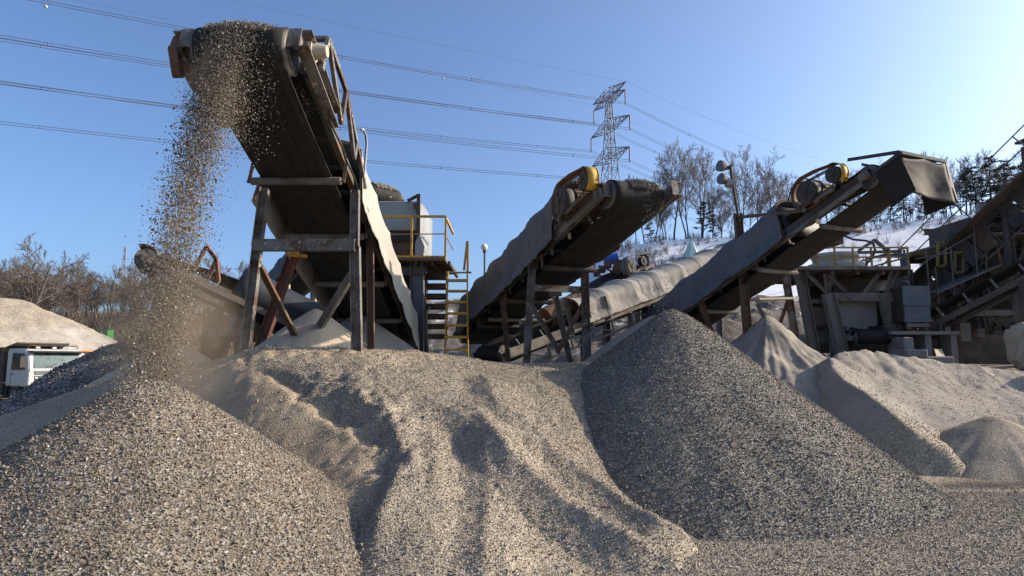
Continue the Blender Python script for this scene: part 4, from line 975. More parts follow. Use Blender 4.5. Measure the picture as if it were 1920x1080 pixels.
fl = thing('floodlight_pole', P(1391, 412, c3.L(3.95, c3.b + .17, 0).y - .12), 'leaning pole with two round floodlights on the right conveyor', 'floodlight')
DF = c3.L(3.95, c3.b + .17, 0).y - .12
rod(fl, 'pole', [P(1386, 415, DF), P(1378, 370, DF), P(1372, 330, DF), P(1369, 310, DF)], .032, 'dark_steel'); rod(fl, 'cross_arm', [P(1357, 318, DF), P(1373, 309, DF)], .025, 'dark_steel')
pbox(fl, 'junction_box', 1364, 336, 1378, 346, DF - .15, DF + .1, 'grey_paint')
def floodlight(px, py, D, ax):
    c = P(px, py, D); ax = Vector(ax).normalized(); r = .135
    o = MB().tube([c - ax * .02, c, c + ax * .08, c + ax * .17, c + ax * .24, c + ax * .30], [r * 1.04, r * 1.04, r * .95, r * .62, r * .42, r * .40], 20).build('floodlight', M['dusty_plant'], fl)
    MB().tube([c - ax * .028, c - ax * .02], [r * .5, r * .95], 20).build('lens', M['bluegrey'], o)
floodlight(1350, 311, DF, (.85, .35, -.05)); floodlight(1352, 335, DF, (.9, .4, -.1))
rod(fl, 'lamp_bracket', [P(1362, 312, DF + .1), P(1371, 314, DF)], .02, 'dark_steel'); rod(fl, 'lamp_bracket', [P(1362, 337, DF + .1), P(1368, 340, DF)], .02, 'dark_steel')

# ------------------------------------------------------------------ cone crusher
D = 19.0
cr = thing('cone_crusher', foot(P(1605, 660, 20.5)), 'dust grey cone crusher on braced legs under a railed platform', 'crusher')
pz = P(1600, 502, 18.6).z; xa, xb = P(1497, 502, 18.6).x, P(1706, 502, 18.6).x
MB().box(((xa + xb) / 2, 20.4, pz), (xb - xa, 3.6, .10)).build('platform', M['dusty_plant'], cr)
for k in range(5): beam(cr, 'platform_joist', Vector((xa + .3 + k * .75, 18.7, pz - .12)), Vector((xa + .3 + k * .75, 22.1, pz - .12)), .08, .14, 'dim_plant')
zt = P(1600, 464, 18.6).z; zm = P(1600, 482, 18.6).z
posts = [(xa + .02 + (xb - xa - .04) * k / 6, 18.62) for k in range(7)] + [(xb - .03, 19.6), (xb - .03, 20.8), (xb - .03, 22.1), (xa + .03, 19.8), (xa + .03, 21.0)]
for (x, y) in posts: beam(cr, 'rail_post', (x, y, pz + .04), (x, y, zt), .045, .045, 'yellow_dull')
for z in (zm, zt):
    beam(cr, 'rail', (xa, 18.62, z), (xb, 18.62, z), .04, .04, 'yellow_dull'); beam(cr, 'rail', (xb - .03, 18.65, z), (xb - .03, 22.1, z), .04, .04, 'yellow_dull'); beam(cr, 'rail', (xa + .03, 18.65, z), (xa + .03, 22.1, z), .04, .04, 'yellow_dull')
def lathe(root, name, c, prof, m, n=32):
    mb = MB(); rows = [[Vector(c) + Vector((r * math.cos(2 * math.pi * k / n), r * math.sin(2 * math.pi * k / n), z)) for k in range(n)] for r, z in prof]
    mb.grid(rows, closed=True); mb.add(rows[0], [tuple(range(n))[::-1]]); mb.add(rows[-1], [tuple(range(n))]); return mb.build(name, M[m], root)
bc = Vector((P(1566, 500, 20.3).x, 20.3, pz + .05))
lathe(cr, 'bowl_ring', bc, [(.82, 0), (.86, .03), (.86, .26), (.82, .30), (.70, .31)], 'pale'); lathe(cr, 'upper_bowl', bc, [(.66, .30), (.66, .48), (.70, .50), (.70, .60), (.66, .63), (.58, .64)], 'pale')
lathe(cr, 'crusher_body', Vector((P(1612, 500, 20.6).x, 20.6, pz - 1.3)), [(.7, 0), (.95, .25), (1.0, .5), (1.0, .62), (.8, .66), (.8, 1.2)], 'dusty_plant')
for (x0, y0, x1, y1, d, m) in ((1522, 440, 1578, 458, 19.9, 'dark_steel'), (1545, 432, 1576, 442, 20.0, 'dusty_plant'), (1556, 446, 1582, 456, 19.7, 'rust_steel')): pbox(cr, 'feed_box', x0, y0, x1, y1, d, d + .8, m)
rod(cr, 'hose', [P(1580, 441, 19.8), P(1600, 449, 19.8), P(1622, 451, 19.8), P(1637, 455, 19.8), P(1641, 470, 19.8), P(1634, 486, 19.8), P(1622, 496, 19.8)], .035, 'rubber')
for (x0, y0, x1, y1, d) in ((1610, 470, 1640, 450, 20.9), (1640, 450, 1668, 474, 20.9), (1600, 474, 1690, 471, 20.9), (1625, 484, 1690, 476, 21.2)): beam(cr, 'pipe_stay', P(x0, y0, d), P(x1, y1, d), .09, .09, 'dusty_plant')
leg(cr, P(1498, 503, 18.9), foot(P(1531, 660, 18.9)), .24, 'dusty_plant', 'column')
for (x0, y0, x1, y1) in ((1553, 550, 1584, 662), (1656, 549, 1692, 655)): leg(cr, P(x0, y0, D), foot(P(x1, y1, D)), .30, 'concrete', 'frame_leg')
for (x0, y0, x1, y1) in ((1560, 552, 1566, 655), (1650, 552, 1660, 650), (1700, 505, 1700, 640)): leg(cr, P(x0, y0, 21.5), foot(P(x1, y1, 21.5)), .26, 'dusty_plant', 'frame_leg')
MB().channel(P(1563, 557, D - .02), P(1650, 557, D - .02), .14, .26, (0, 0, 1), side=-1, th=.03).build('frame_beam', M['dusty_plant'], cr)
pbox(cr, 'front_panel', 1568, 566, 1646, 612, D + .25, D + .3, 'concrete'); pbox(cr, 'chute_lip', 1588, 612, 1628, 620, D + .2, D + .3, 'concrete')
for (x0, y0, x1, y1) in ((1511, 512, 1549, 548), (1551, 514, 1587, 548), (1566, 505, 1552, 548), (1546, 514, 1551, 548), (1651, 508, 1620, 549), (1672, 507, 1660, 547), (1686, 507, 1664, 547)): strut(cr, P(x0, y0, D - .1), P(x1, y1, D + .02), .10, 'dusty_plant')
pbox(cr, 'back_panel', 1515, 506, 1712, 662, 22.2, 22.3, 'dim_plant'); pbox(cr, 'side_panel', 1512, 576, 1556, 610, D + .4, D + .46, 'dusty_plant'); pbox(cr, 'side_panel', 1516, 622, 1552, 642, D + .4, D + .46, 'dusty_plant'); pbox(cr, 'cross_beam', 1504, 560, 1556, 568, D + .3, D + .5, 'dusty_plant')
dc = Conv(P(1636, 633, 18.4), P(1590, 618, 21.2), .42, .17); dk = thing('belt_conveyor', foot(P(1630, 650, 18.6)), 'short discharge belt rolling out from under the crusher', 'conveyor')
belt(dc, dk); drums(dc, dk, 'bluegrey'); stringers(dc, dk, 'dusty_plant', ext=.1, h=.14, off=.1, n=-.02, hang=())
for sd in (-1, 1): leg(dk, dc.L(.5, sd * .5, -.1), foot(dc.L(.5, sd * .5, -.1)), .12, 'dim_plant')
gb = thing('gas_bottle', P(1697, 496, 18.9), 'blue grey gas bottle standing on the crusher platform', 'gas bottle')
gb.location.z = pz + .05; q = gb.location
MB().tube([q, q + Vector((0, 0, .02)), q + Vector((0, 0, .36)), q + Vector((0, 0, .44))], [.10, .105, .105, .05], 16).build('body', M['bluegrey'], gb); MB().tube([q + Vector((0, 0, .43)), q + Vector((0, 0, .53))], [.03, .04], 10).build('valve', M['dark_steel'], gb)
mbx = thing('motor_housing', foot(P(1716, 625, 18.6)), 'blue-grey steel motor housing on a low table beside the crusher', 'machine housing')
pbox(mbx, 'front_plate', 1692, 536, 1746, 573, 18.3, 18.36, 'bluegrey'); pbox(mbx, 'front_plate', 1695, 573.5, 1746, 604, 18.33, 18.39, 'bluegrey'); pbox(mbx, 'casing', 1692, 537, 1745, 604, 18.37, 20.0, 'dark_steel', .02)
for x in (1704, 1735): beam(mbx, 'foot_post', P(x, 604, 18.4), P(x, 618, 18.4), .08, .08, 'dusty_plant')
beam(mbx, 'foot_beam', P(1700, 610, 18.35), P(1741, 610, 18.35), .08, .10, 'dusty_plant'); rod(mbx, 'lifting_eye', [P(1680, 540, 18.6), P(1682, 530, 18.6), P(1692, 527, 18.6), P(1702, 530, 18.6), P(1704, 538, 18.6)], .03, 'dark_steel')
pbox(mbx, 'table_top', 1672, 621, 1800, 627, 18.0, 19.6, 'concrete')
for x in (1742, 1790): pbox(mbx, 'table_leg', x - 8, 627, x + 8, 682, 18.1, 18.6, 'concrete')
for (x0, y0, x1, y1, d, lb) in ((1694, 632, 1716, 660, 17.6, 'concrete block leaning under the motor table'), (1700, 655, 1742, 672, 16.9, 'long low concrete block on the sand bank'), (1738, 668, 1792, 690, 16.4, 'flat concrete slab end in the shade at the bank')):
    p = P((x0 + x1) / 2, y1, d); o = pbox(None, 'concrete_block', x0, y0, x1, y1 + 8, d, d + .8, 'concrete', .03); tag(o, lb, 'concrete block')
o = MB().prism([P(1752, 655, 17.6), P(1766, 655, 17.9), P(1782, 690, 17.4), P(1764, 692, 17.2)], (.01, .05, .01)).build('sheet_panel', M['pale']); tag(o, 'pale sheet leaning against the motor table leg', 'panel')

# ------------------------------------------------------------------ inclined gallery and screening tower at the right
c7 = Conv(P(2010, 292, 19.2), P(1668, 602, 24.5), .62, .25)
k7 = thing('conveyor_gallery', foot(c7.T), 'long dark conveyor gallery with stair rails, climbing out of the photo on the right', 'conveyor gallery')
belt(c7, k7); drums(c7, k7); stringers(c7, k7, 'dim_plant', ext=.2, h=.24, off=.2, n=.0, lower=-1.0, hang=(-1, 1))
t0 = c7.b + .25
s = .4; k = 0
while s < c7.len - .3:      # side boards with gaps and broken edges
    hgt = .85 + .25 * wob(s, 3, 4, 1.0)
    if k % 7 != 4: MB().bar(c7.L(s, t0 + .02, .15), c7.L(s, t0 + .02, -hgt), .50, .03, c7.v).build('side_board', M[['dim_plant', 'rust_steel', 'dim_plant', 'dark_steel'][k % 4]], k7)
    s += .56; k += 1
MB().bar(c7.L(-.2, t0 + .35, .02), c7.L(c7.len, t0 + .35, .02), .6, .05, c7.w).build('walkway', M['dim_plant'], k7)
for n in (.55, 1.05): rod(k7, 'handrail', [c7.L(-.2, t0 + .62, n), c7.L(c7.len, t0 + .62, n)], .022, 'dusty_plant')
s = .3
while s < c7.len: rod(k7, 'rail_post', [c7.L(s, t0 + .62, 0), c7.L(s, t0 + .62, 1.07)], .022, 'dusty_plant'); s += 1.25
for s in (2.0, 4.6, 7.2, 9.4):
    for sd in (-1, 1): leg(k7, c7.L(s, sd * (c7.b + .2), -.1), foot(c7.L(s, sd * (c7.b + .2), 0)), .2, 'dim_plant')
    strut(k7, c7.L(s, c7.b + .2, -1.2), foot(c7.L(s + 1.6, c7.b + .2, 0)), .10, 'dim_plant')
wh = thing('hand_wheel', P(1783, 445, 21.2), 'small green hand wheel beside the gallery rails', 'wheel')
q = P(1783, 445, 21.2)
MB().tube([q + Vector((.16 * math.cos(a * math.pi / 8), 0, .16 * math.sin(a * math.pi / 8))) for a in range(17)], .02, 6, caps=False).build('rim', M['green_steel'], wh)
for a in range(3): rod(wh, 'spoke', [q + Vector((.15 * math.cos(a * math.pi / 3), 0, .15 * math.sin(a * math.pi / 3))), q - Vector((.15 * math.cos(a * math.pi / 3), 0, .15 * math.sin(a * math.pi / 3)))], .012, 'green_steel', 6)
rod(wh, 'stem', [q, P(1790, 470, 21.2)], .02, 'dark_steel')
c8 = Conv(P(2080, 440, 16.6), P(1715, 628, 19.4), .5, .22)
k8 = thing('belt_conveyor', foot(c8.T), 'dark bare conveyor with upright idlers, low in front of the gallery', 'conveyor')
belt(c8, k8); drums(c8, k8); stringers(c8, k8, 'dim_plant', ext=.1, h=.16, off=.13, n=-.05, hang=(1,))
s = .5
while s < c8.len - .4: MB().bar(c8.L(s, c8.b + .12, .02), c8.L(s, c8.b - .05, .34), .10, .06, c8.u).build('idler', M['dusty_plant'], k8); s += .75
for s in (2.2, 4.4): 
    for sd in (-1, 1): leg(k8, c8.L(s, sd * (c8.b + .13), -.1), foot(c8.L(s, sd * (c8.b + .13), 0)), .14, 'dim_plant')
tw = thing('screening_tower', foot(P(1930, 660, 21.5)), 'tall dark screening tower of girders and panels at the right edge, its unseen top added for shade', 'plant building')
def world(px, D): return P(px, 600, D).x
X0, X1, X2 = world(1786, 21.6), world(1930, 21.6), world(2420, 21.6)
zs = [P(1900, y, 21.6).z for y in (588, 455, 392, 352)] + [8.2, 10.6]
XU = world(2130, 21.6)  # upper block starts past the frame edge, unseen, added to shade the plant
for x in (X0 + .9, X1, XU, XU + 3.4, X2):
    for y in (21.6, 25.4): leg(tw, Vector((x, y, zs[5] if x > XU - .1 else zs[2] if x > X1 - .1 else zs[1])), Vector((x, y, 1.5)), .26, 'dim_plant', 'column')
for z, x0 in ((zs[0], X0), (zs[1], X0 + .9), (zs[2], X1 - .8), (zs[3], XU), (zs[4], XU), (zs[5], XU)):
    for y in (21.55, 25.45): MB().channel(Vector((x0, y, z)), Vector((X2, y, z)), .12, .24, (0, 0, 1), side=-1, th=.03).build('girder', M['dim_plant'], tw)
MB().box(((X0 + X2) / 2 + .3, 23.2, zs[1] + .16), (X2 - X0 - .6, 4.8, .07)).build('floor', M['dusty_plant'], tw)
MB().box(((XU + X2) / 2, 23.5, zs[3] + .16), (X2 - XU, 4.0, .07)).build('floor', M['dim_plant'], tw)
for k in range(9):          # ribbed tan screen side
    x = world(1862, 21.4) + k * .36; MB().box((x, 21.45, (zs[1] + zs[2]) / 2 + .42), (.30, .14, .62)).build('screen_panel', M[['pale', 'dusty_plant'][k % 2]], tw)
    MB().box((x + .18, 21.40, (zs[1] + zs[2]) / 2 + .42), (.06, .2, .70)).build('panel_rib', M['dusty_plant'], tw)
MB().box(((X1 + X2) / 2, 23.5, (zs[1] + zs[2]) / 2), (X2 - X1 + 2.4, 2.2, (zs[2] - zs[1]) * .8)).build('screen_body', M['dim_plant'], tw)
MB().box(((XU + X2) / 2, 24.8, (zs[3] + zs[5]) / 2), (X2 - XU, .2, zs[5] - zs[3])).build('shade_cladding', M['dim_plant'], tw)  # unseen top of the tower, added for the shade it casts
MB().box(((XU + X2) / 2, 22.0, (zs[4] + zs[5]) / 2), (X2 - XU, .2, zs[5] - zs[4] - .3)).build('shade_cladding', M['rust_steel'], tw)
MB().box(((XU + X2) / 2, 23.4, zs[5] + .2), (X2 - XU + .6, 4.4, .1)).build('shade_roof', M['dim_plant'], tw)
MB().prism([Vector((X1 - 1.2, 22.2, zs[1] - .1)), Vector((X1 + 3.0, 22.2, zs[1] - .1)), Vector((X1 + 1.6, 22.2, zs[0] + .3)), Vector((X1 - .1, 22.2, zs[0] + .3))], (0, 2.4, 0)).build('hopper', M['dim_plant'], tw)
for (x0, y0, x1, y1, d) in ((1812, 470, 1850, 560, 21.4), (1850, 470, 1812, 560, 21.4), (1872, 470, 1900, 545, 21.4), (1800, 540, 1835, 600, 21.4)): strut(tw, P(x0, y0, d), P(x1, y1, d), .09, 'dim_plant')
for (x, ya, yb) in ((1740, 470, 566), (1757, 500, 575), (1786, 465, 560), (1829, 420, 520), (1846, 392, 505), (1700, 505, 560), (1872, 455, 500)): rod(tw, 'scaffold_pole', [P(x - 4, ya, 20.8), P(x + 4, yb, 20.8)], .024, 'dusty_plant')
rod(tw, 'scaffold_rail', [P(1724, 497, 20.8), P(1850, 425, 20.8)], .02, 'dusty_plant'); rod(tw, 'scaffold_rail', [P(1724, 560, 20.8), P(1860, 505, 20.8)], .022, 'dusty_plant'); rod(tw, 'scaffold_rail', [P(1716, 486, 20.8), P(1792, 472, 20.8)], .02, 'dusty_plant')
a0 = P(1740, 566, 20.4); MB().bar(P(1742, 552, 21.0), P(1860, 500, 21.0), .8, .05).build('walkway', M['dusty_plant'], tw)
pbox(tw, 'white_tub', 1846, 452, 1866, 462, 20.9, 21.4, 'concrete')
for (x0, y0, x1, y1) in ((1758, 455, 1772, 500), (1790, 475, 1806, 512)): 
    for (u0, v0, u1, v1) in ((x0, y0, x1, y0 - 3), (x0, y1, x1, y1 - 3), (x0, y0, x0, y1), (x1, y0 - 3, x1, y1 - 3)): beam(tw, 'frame_bar', P(u0, v0, 21.3), P(u1, v1, 21.3), .07, .07, 'yellow_dull')
leg(tw, P(1907, 547, 17.6), foot(P(1926, 660, 17.6)), .22, 'dusty_plant', 'column'); beam(tw, 'tie_beam', P(1800, 588, 19.5), P(1915, 586, 19.5), .12, .16, 'dusty_plant')
for (x0, y0, x1, y1) in ((1830, 562, 1905, 640), (1905, 590, 1850, 650), (1845, 590, 1858, 650), (1815, 555, 1840, 590)): strut(tw, P(x0, y0, 19.6), P(x1, y1, 19.6), .10, 'dusty_plant')
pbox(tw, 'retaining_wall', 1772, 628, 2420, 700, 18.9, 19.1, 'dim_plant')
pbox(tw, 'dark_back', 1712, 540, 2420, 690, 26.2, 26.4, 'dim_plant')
for (x0, y0, x1, y1, d) in ((1800, 606, 1822, 640, 18.5), (1760, 612, 1784, 634, 18.5), (1832, 616, 1848, 632, 18.7), (1775, 592, 1800, 610, 20)): pbox(tw, 'machine_block', x0, y0, x1, y1, d, d + .4, 'dusty_plant')
def boulder(c, size, seed, m, label, cat):
    bm = bmesh.new(); bmesh.ops.create_icosphere(bm, subdivisions=4, radius=1)
    for v in bm.verts:
        p = v.co; q = Vector((np.sign(p.x) * abs(p.x) ** .55, np.sign(p.y) * abs(p.y) ** .55, np.sign(p.z) * abs(p.z) ** .55)); d = 1 + .6 * wob(p.x * 1.5 + 3, p.y * 1.5 + p.z * 1.3, seed) + .05 * wob(p.x * 7, p.y * 7 + p.z * 6, seed + 1)
        d += .3 * wob(p.x * 3 + 5, p.y * 3 - p.z * 3, seed + 7); v.co = Vector((q.x * size[0], q.y * size[1], q.z * size[2])) * d
    me = bpy.data.meshes.new('boulder'); bm.to_mesh(me); bm.free(); me.polygons.foreach_set('use_smooth', [False] * len(me.polygons)); me.materials.append(M[m])
    o = bpy.data.objects.new('boulder', me); COL.objects.link(o); o.location = c; return tag(o, label, cat)
boulder(P(1925, 655, 16.6), (.34, .34, .58), 4, 'pale', 'rough pale concrete lump standing at the right edge of the photo', 'boulder')

# ------------------------------------------------------------------ truck
def truck(D, px, ang, label, cab=True):
    """tipper built in its own frame (x forward, y to its left), then turned and set down"""
    base = P(px, 700, D); base.z = ground_h(np.array([base.x]), np.array([D]))[0] - .25
    rt = thing('dump_truck', base, label, 'truck')
    mx = Matrix.Translation(base) @ Matrix.Rotation(ang, 4, 'Z')
    w = lambda x, y, z: mx @ Vector((x, y, z))
    def bx(name, x0, x1, y0, y1, z0, z1, m, par=rt, bev=.0):
        mb = MB(); mb.hexa([w(x0, y0, z0), w(x1, y0, z0), w(x1, y1, z0), w(x0, y1, z0), w(x0, y0, z1), w(x1, y0, z1), w(x1, y1, z1), w(x0, y1, z1)]); return mb.build(name, M[m], par, bevel=bev)
    def wheel(x, y):
        sd = 1 if y > 0 else -1
        o = MB().tube([w(x, y - .15 * sd, .52), w(x, y - .14 * sd, .52), w(x, y + .12 * sd, .52), w(x, y + .15 * sd, .52)], [.46, .52, .52, .46], 28).build('wheel', M['rubber'], rt)
        MB().tube([w(x, y + .151 * sd, .52), w(x, y + .155 * sd, .52), w(x, y + .19 * sd, .52)], [.30, .28, .14], 20).build('rim', M['dusty_plant'], o)
    bx('chassis', -7.2, -.1, -.45, .45, .7, .98, 'dark_steel')
    for x in (-1.25, -4.8, -6.1):
        for y in (-1.0, 1.0): wheel(x, y)
    # tipper body with a flared rim
    mb = MB(); b = [w(-7.4, -1.15, 1.15), w(-2.35, -1.15, 1.15), w(-2.35, 1.15, 1.15), w(-7.4, 1.15, 1.15)]; tq = [w(-7.5, -1.28, 2.72), w(-2.25, -1.28, 2.72), w(-2.25, 1.28, 2.72), w(-7.5, 1.28, 2.72)]
    bi = [w(-7.3, -1.08, 1.25), w(-2.45, -1.08, 1.25), w(-2.45, 1.08, 1.25), w(-7.3, 1.08, 1.25)]; ti = [w(-7.42, -1.2, 2.72), w(-2.33, -1.2, 2.72), w(-2.33, 1.2, 2.72), w(-7.42, 1.2, 2.72)]
    mb.add(b + tq + bi + ti, [(3, 2, 1, 0)] + [(i, (i + 1) % 4, 4 + (i + 1) % 4, 4 + i) for i in range(4)] + [(4 + i, 4 + (i + 1) % 4, 12 + (i + 1) % 4, 12 + i) for i in range(4)] + [(12 + i, 12 + (i + 1) % 4, 8 + (i + 1) % 4, 8 + i) for i in range(4)] + [(8, 9, 10, 11)])
    body = mb.build('tipper_body', M['dim_plant'], rt)
    for k in range(6):
        x = -7.2 + k * .92
        for y in (-1, 1): MB().bar(w(x, y * 1.19, 1.2), w(x, y * 1.31, 2.66), .09, .07, w(0, 1, 0) - w(0, 0, 0)).build('rib', M['dim_plant'], body)
    for (p, q) in (((-2.22, -1.3), (-2.22, 1.3)), ((-7.5, -1.3), (-2.25, -1.3)), ((-7.5, 1.3), (-2.25, 1.3))): MB().bar(w(*p, 2.74), w(*q, 2.74), .1, .08).build('rim_rail', M['orange' if not cab else 'dim_plant'], body)
    if not cab:
        bx('cab', -1.9, 0, -1.2, 1.2, .8, 2.55, 'grey_paint', rt, .1); return rt
    MB().prism([w(-2.3, -1.2, 2.72), w(-2.3, 1.2, 2.72), w(-1.3, 1.15, 2.95), w(-1.3, -1.15, 2.95)], (0, 0, .06)).build('cab_shield', M['dim_plant'], body)
    # cab: side outline with a raked screen, as one shell
    prof = [(-1.95, .95), (-.05, .95), (.0, 1.05), (.0, 1.72), (-.22, 2.55), (-.42, 2.68), (-1.85, 2.72), (-1.95, 2.6)]
    mb = MB(); hw = 1.22; L_ = [w(x, -hw, z) for x, z in prof]; R_ = [w(x, hw, z) for x, z in prof]; n = len(prof)
    mb.add(L_ + R_, [tuple(range(n)), tuple(range(n, 2 * n))[::-1]] + [(i, n + i, n + (i + 1) % n, (i + 1) % n) for i in range(n)]); cabo = mb.build('cab', M['white_paint'], rt, bevel=.06)
    q = lambda f: (.0 + .006 - .22 * f, 1.72 + .83 * f)
    (xa, za), (xb, zb) = q(.08), q(.93)
    ws = MB().prism([w(xa, -1.04, za), w(xa, 1.04, za), w(xb, .98, zb), w(xb, -.98, zb)], w(.012, 0, .003) - w(0, 0, 0)).build('windscreen', M['glass'], rt)
    for y in (-.55, .35): MB().bar(w(xa + .03, y, za + .02), w(xa - .02, y + .5, za + .22), .02, .02).build('wiper', M['rubber'], ws)
    for y in (-1, 1):
        dr = MB().prism([w(-1.5, y * 1.224, 1.72), w(-.32, y * 1.224, 1.72), w(-.46, y * 1.224, 2.48), w(-1.45, y * 1.224, 2.5)], w(0, y * .012, 0) - w(0, 0, 0)).build('side_window', M['glass'], rt)
        MB().bar(w(-.30, y * 1.25, 2.30), w(-.02, y * 1.50, 2.30), .03, .03).build('mirror_arm', M['dark_steel'], rt)
        bx('mirror', -.12, .02, min(y * 1.38, y * 1.62), max(y * 1.38, y * 1.62), 1.82, 2.35, 'rubber', rt, .02)
        bx('corner_panel', -.28, .03, min(y * 1.0, y * 1.235), max(y * 1.0, y * 1.235), 1.0, 1.62, 'white_paint', rt, .03)
        bx('headlight', .0, .05, min(y * .78, y * 1.14), max(y * .78, y * 1.14), .70, .88, 'lamp_glass'); bx('indicator', -.02, .055, min(y * 1.15, y * 1.235), max(y * 1.15, y * 1.235), .70, .88, 'orange')
        MB().tube([w(-1.25 + .66 * math.cos(a * math.pi / 10), y * 1.16, .52 + .66 * math.sin(a * math.pi / 10)) for a in range(11)], .06, 6).build('wheel_arch', M['rubber'], rt)
        bx('door_gap', -1.52, -1.50, min(y * 1.22, y * 1.228), max(y * 1.22, y * 1.228), 1.0, 1.7, 'dark_steel'); bx('door_handle', -1.42, -1.25, min(y * 1.22, y * 1.25), max(y * 1.22, y * 1.25), 1.5, 1.54, 'rubber')
    bx('sun_visor', -.36, .10, -1.18, 1.18, 2.52, 2.60, 'rubber', rt, .02)
    bx('grille_top', .0, .035, -.98, .98, 1.50, 1.68, 'bluegrey'); 
    for z in (1.04, 1.18, 1.32): bx('grille_bar', .0, .05, -.96, .96, z, z + .075, 'white_paint')
    bx('grille_back', -.02, .02, -.97, .97, 1.0, 1.44, 'rubber'); bx('bumper', -.3, .12, -1.22, 1.22, .45, .95, 'dark_steel', rt, .04); bx('fuel_tank', -3.9, -2.4, -1.1, -.5, .55, 1.05, 'dark_steel')
    for y in (-.7, 0, .7): bx('roof_lamp', -.5, -.42, y - .08, y + .08, 2.72, 2.79, 'lamp_glass')
    MB().tube([w(-.5, -1.1, 2.72), w(-.5, -1.05, 2.85), w(-.5, 1.05, 2.85), w(-.5, 1.1, 2.72)], .025, 6).build('roof_bar', M['dark_steel'], rt)
    cu = bpy.data.curves.new('lettering', 'FONT'); cu.body = 'SCANIA'; cu.size = .17; cu.extrude = .004; cu.align_x = 'CENTER'; cu.align_y = 'CENTER'; cu.space_character = 1.25
    to = bpy.data.objects.new('lettering', cu); COL.objects.link(to); dg = bpy.context.evaluated_depsgraph_get()
    me = bpy.data.meshes.new_from_object(to.evaluated_get(dg)); bpy.data.objects.remove(to); mt = mx @ Matrix(((0, 0, 1, .042), (1, 0, 0, 0), (0, 1, 0, 1.59), (0, 0, 0, 1)))
    me.transform(Matrix.Translation(-base) @ mt); me.materials.clear(); me.materials.append(M['white_paint']); ob = bpy.data.objects.new('front_lettering', me); COL.objects.link(ob); ob.parent = rt
    return rt
truck(30.5, 108, R(-27), 'white tipper truck with dark tinted cab side behind the dark mound')
truck(36, 186, R(-24), 'dark tipper body with an orange top rail behind the white truck', cab=False)

# rubble and earth behind the machines
def rubble_h(x, y):
    p = px_of(x, y); zc = np.interp(p, [640, 700, 800, 900, 960, 1010, 1100, 1300, 1520, 1600], [1.0, 2.6, 4.6, 4.5, 3.4, 3.4, 3.9, 4.6, 4.8, 1.5])
    return zc - .55 * np.abs(y - 28.5) + .55 * fbm(x, y, .6, 5, 95, .6) + .25 * (np.abs(fbm(x, y, 1.8, 4, 96)) * 2)
M['rubble'] = surf('earth_and_rubble', (.09, .078, .065), (.19, .17, .145), 1.1, .95, (.52, .53, .56), .9, .56, .62, bmp=(9, .8, .08))
o = heap('rubble_heap', rubble_h, (-9, 18, 23, 34), .14, M['rubble'], below=ground_h); tag(o, 'dark rubble bank with patches of old snow behind the ladder and conveyors', 'rubble')
# ------------------------------------------------------------------ snow slope
sn_zc = interp([(900, 1.2), (1060, 3.0), (1110, P(1110, 486, 92).z), (1160, P(1160, 468, 92).z), (1230, P(1230, 452, 92).z), (1340, P(1340, 446, 92).z), (1580, P(1580, 430, 92).z), (1830, P(1830, 402, 92).z), (2000, P(2000, 385, 92).z), (2800, P(2800, 330, 92).z)])
def snow_h(x, y):
    p = px_of(x, y); t = np.clip((y - 52) / 40, -.2, 1); zc = sn_zc(p)
    z = 1.2 + (zc - 1.2) * (t + .06 * np.sin(2 * np.pi * t)); z = np.where(y > 92, zc + .03 * (y - 92), z)
    return z + .6 * fbm(x, y, .09, 4, 51) + .18 * fbm(x, y, .5, 3, 52)
def snow_mat():
    m, t, b = new_mat('old_snow'); v = coords(t)
    n = noise(t, v, .16, 8, .65); r = ramp(t, [(.3, (.58, .61, .66)), (.6, (.76, .77, .80))]); t.links.new(n.outputs[0], r.inputs[0])
    vs = coords(t, (.5, 1.2, 1.2)); n2 = noise(t, vs, .8, 8, .72, .3); r2 = ramp(t, [(.61, (0, 0, 0)), (.67, (1, 1, 1))]); t.links.new(n2.outputs[0], r2.inputs[0])
    at = t.nodes.new('ShaderNodeAttribute'); at.attribute_name = 'bare'
    n3 = noise(t, v, .35, 8, .7); ad = t.nodes.new('ShaderNodeMath'); ad.operation = 'MULTIPLY_ADD'; t.links.new(n3.outputs[0], ad.inputs[0]); ad.inputs[1].default_value = .9; t.links.new(at.outputs['Fac'], ad.inputs[2])
    r3 = ramp(t, [(.80, (0, 0, 0)), (.95, (1, 1, 1))]); t.links.new(ad.outputs[0], r3.inputs[0])
    mx = t.nodes.new('ShaderNodeMath'); mx.operation = 'MAXIMUM'; t.links.new(r2.outputs[0], mx.inputs[0]); t.links.new(r3.outputs[0], mx.inputs[1])
    out = mixc(t, mx.outputs[0], r.outputs[0], (.13, .105, .085)); t.links.new(out, b.inputs['Base Color']); b.inputs['Roughness'].default_value = .7
    bump(t, b, n2.outputs[0], .5, .3); return m
M['snow'] = snow_mat()
gx_, gy_ = np.arange(4, 240, 1.1), np.arange(48, 175, 1.0); Xs, Ys = np.meshgrid(gx_, gy_); Zs = snow_h(Xs, Ys); ny_, nx_ = Xs.shape
ii = np.arange(nx_ * ny_).reshape(ny_, nx_); qq = np.stack([ii[:-1, :-1], ii[:-1, 1:], ii[1:, 1:], ii[1:, :-1]], -1).reshape(-1, 4)
pp = px_of(Xs, Ys); bare = .55 * sstep(91, 97, Ys) + .33 * (1 - sstep(1250, 1420, pp)) * sstep(62, 80, Ys) - .1
o = raw_mesh('snow_slope', np.stack([Xs.ravel(), Ys.ravel(), Zs.ravel()], -1), [qq], [M['snow']], None, {'bare': bare.ravel()}, np.ones(len(qq), bool)); tag(o, kind='structure')

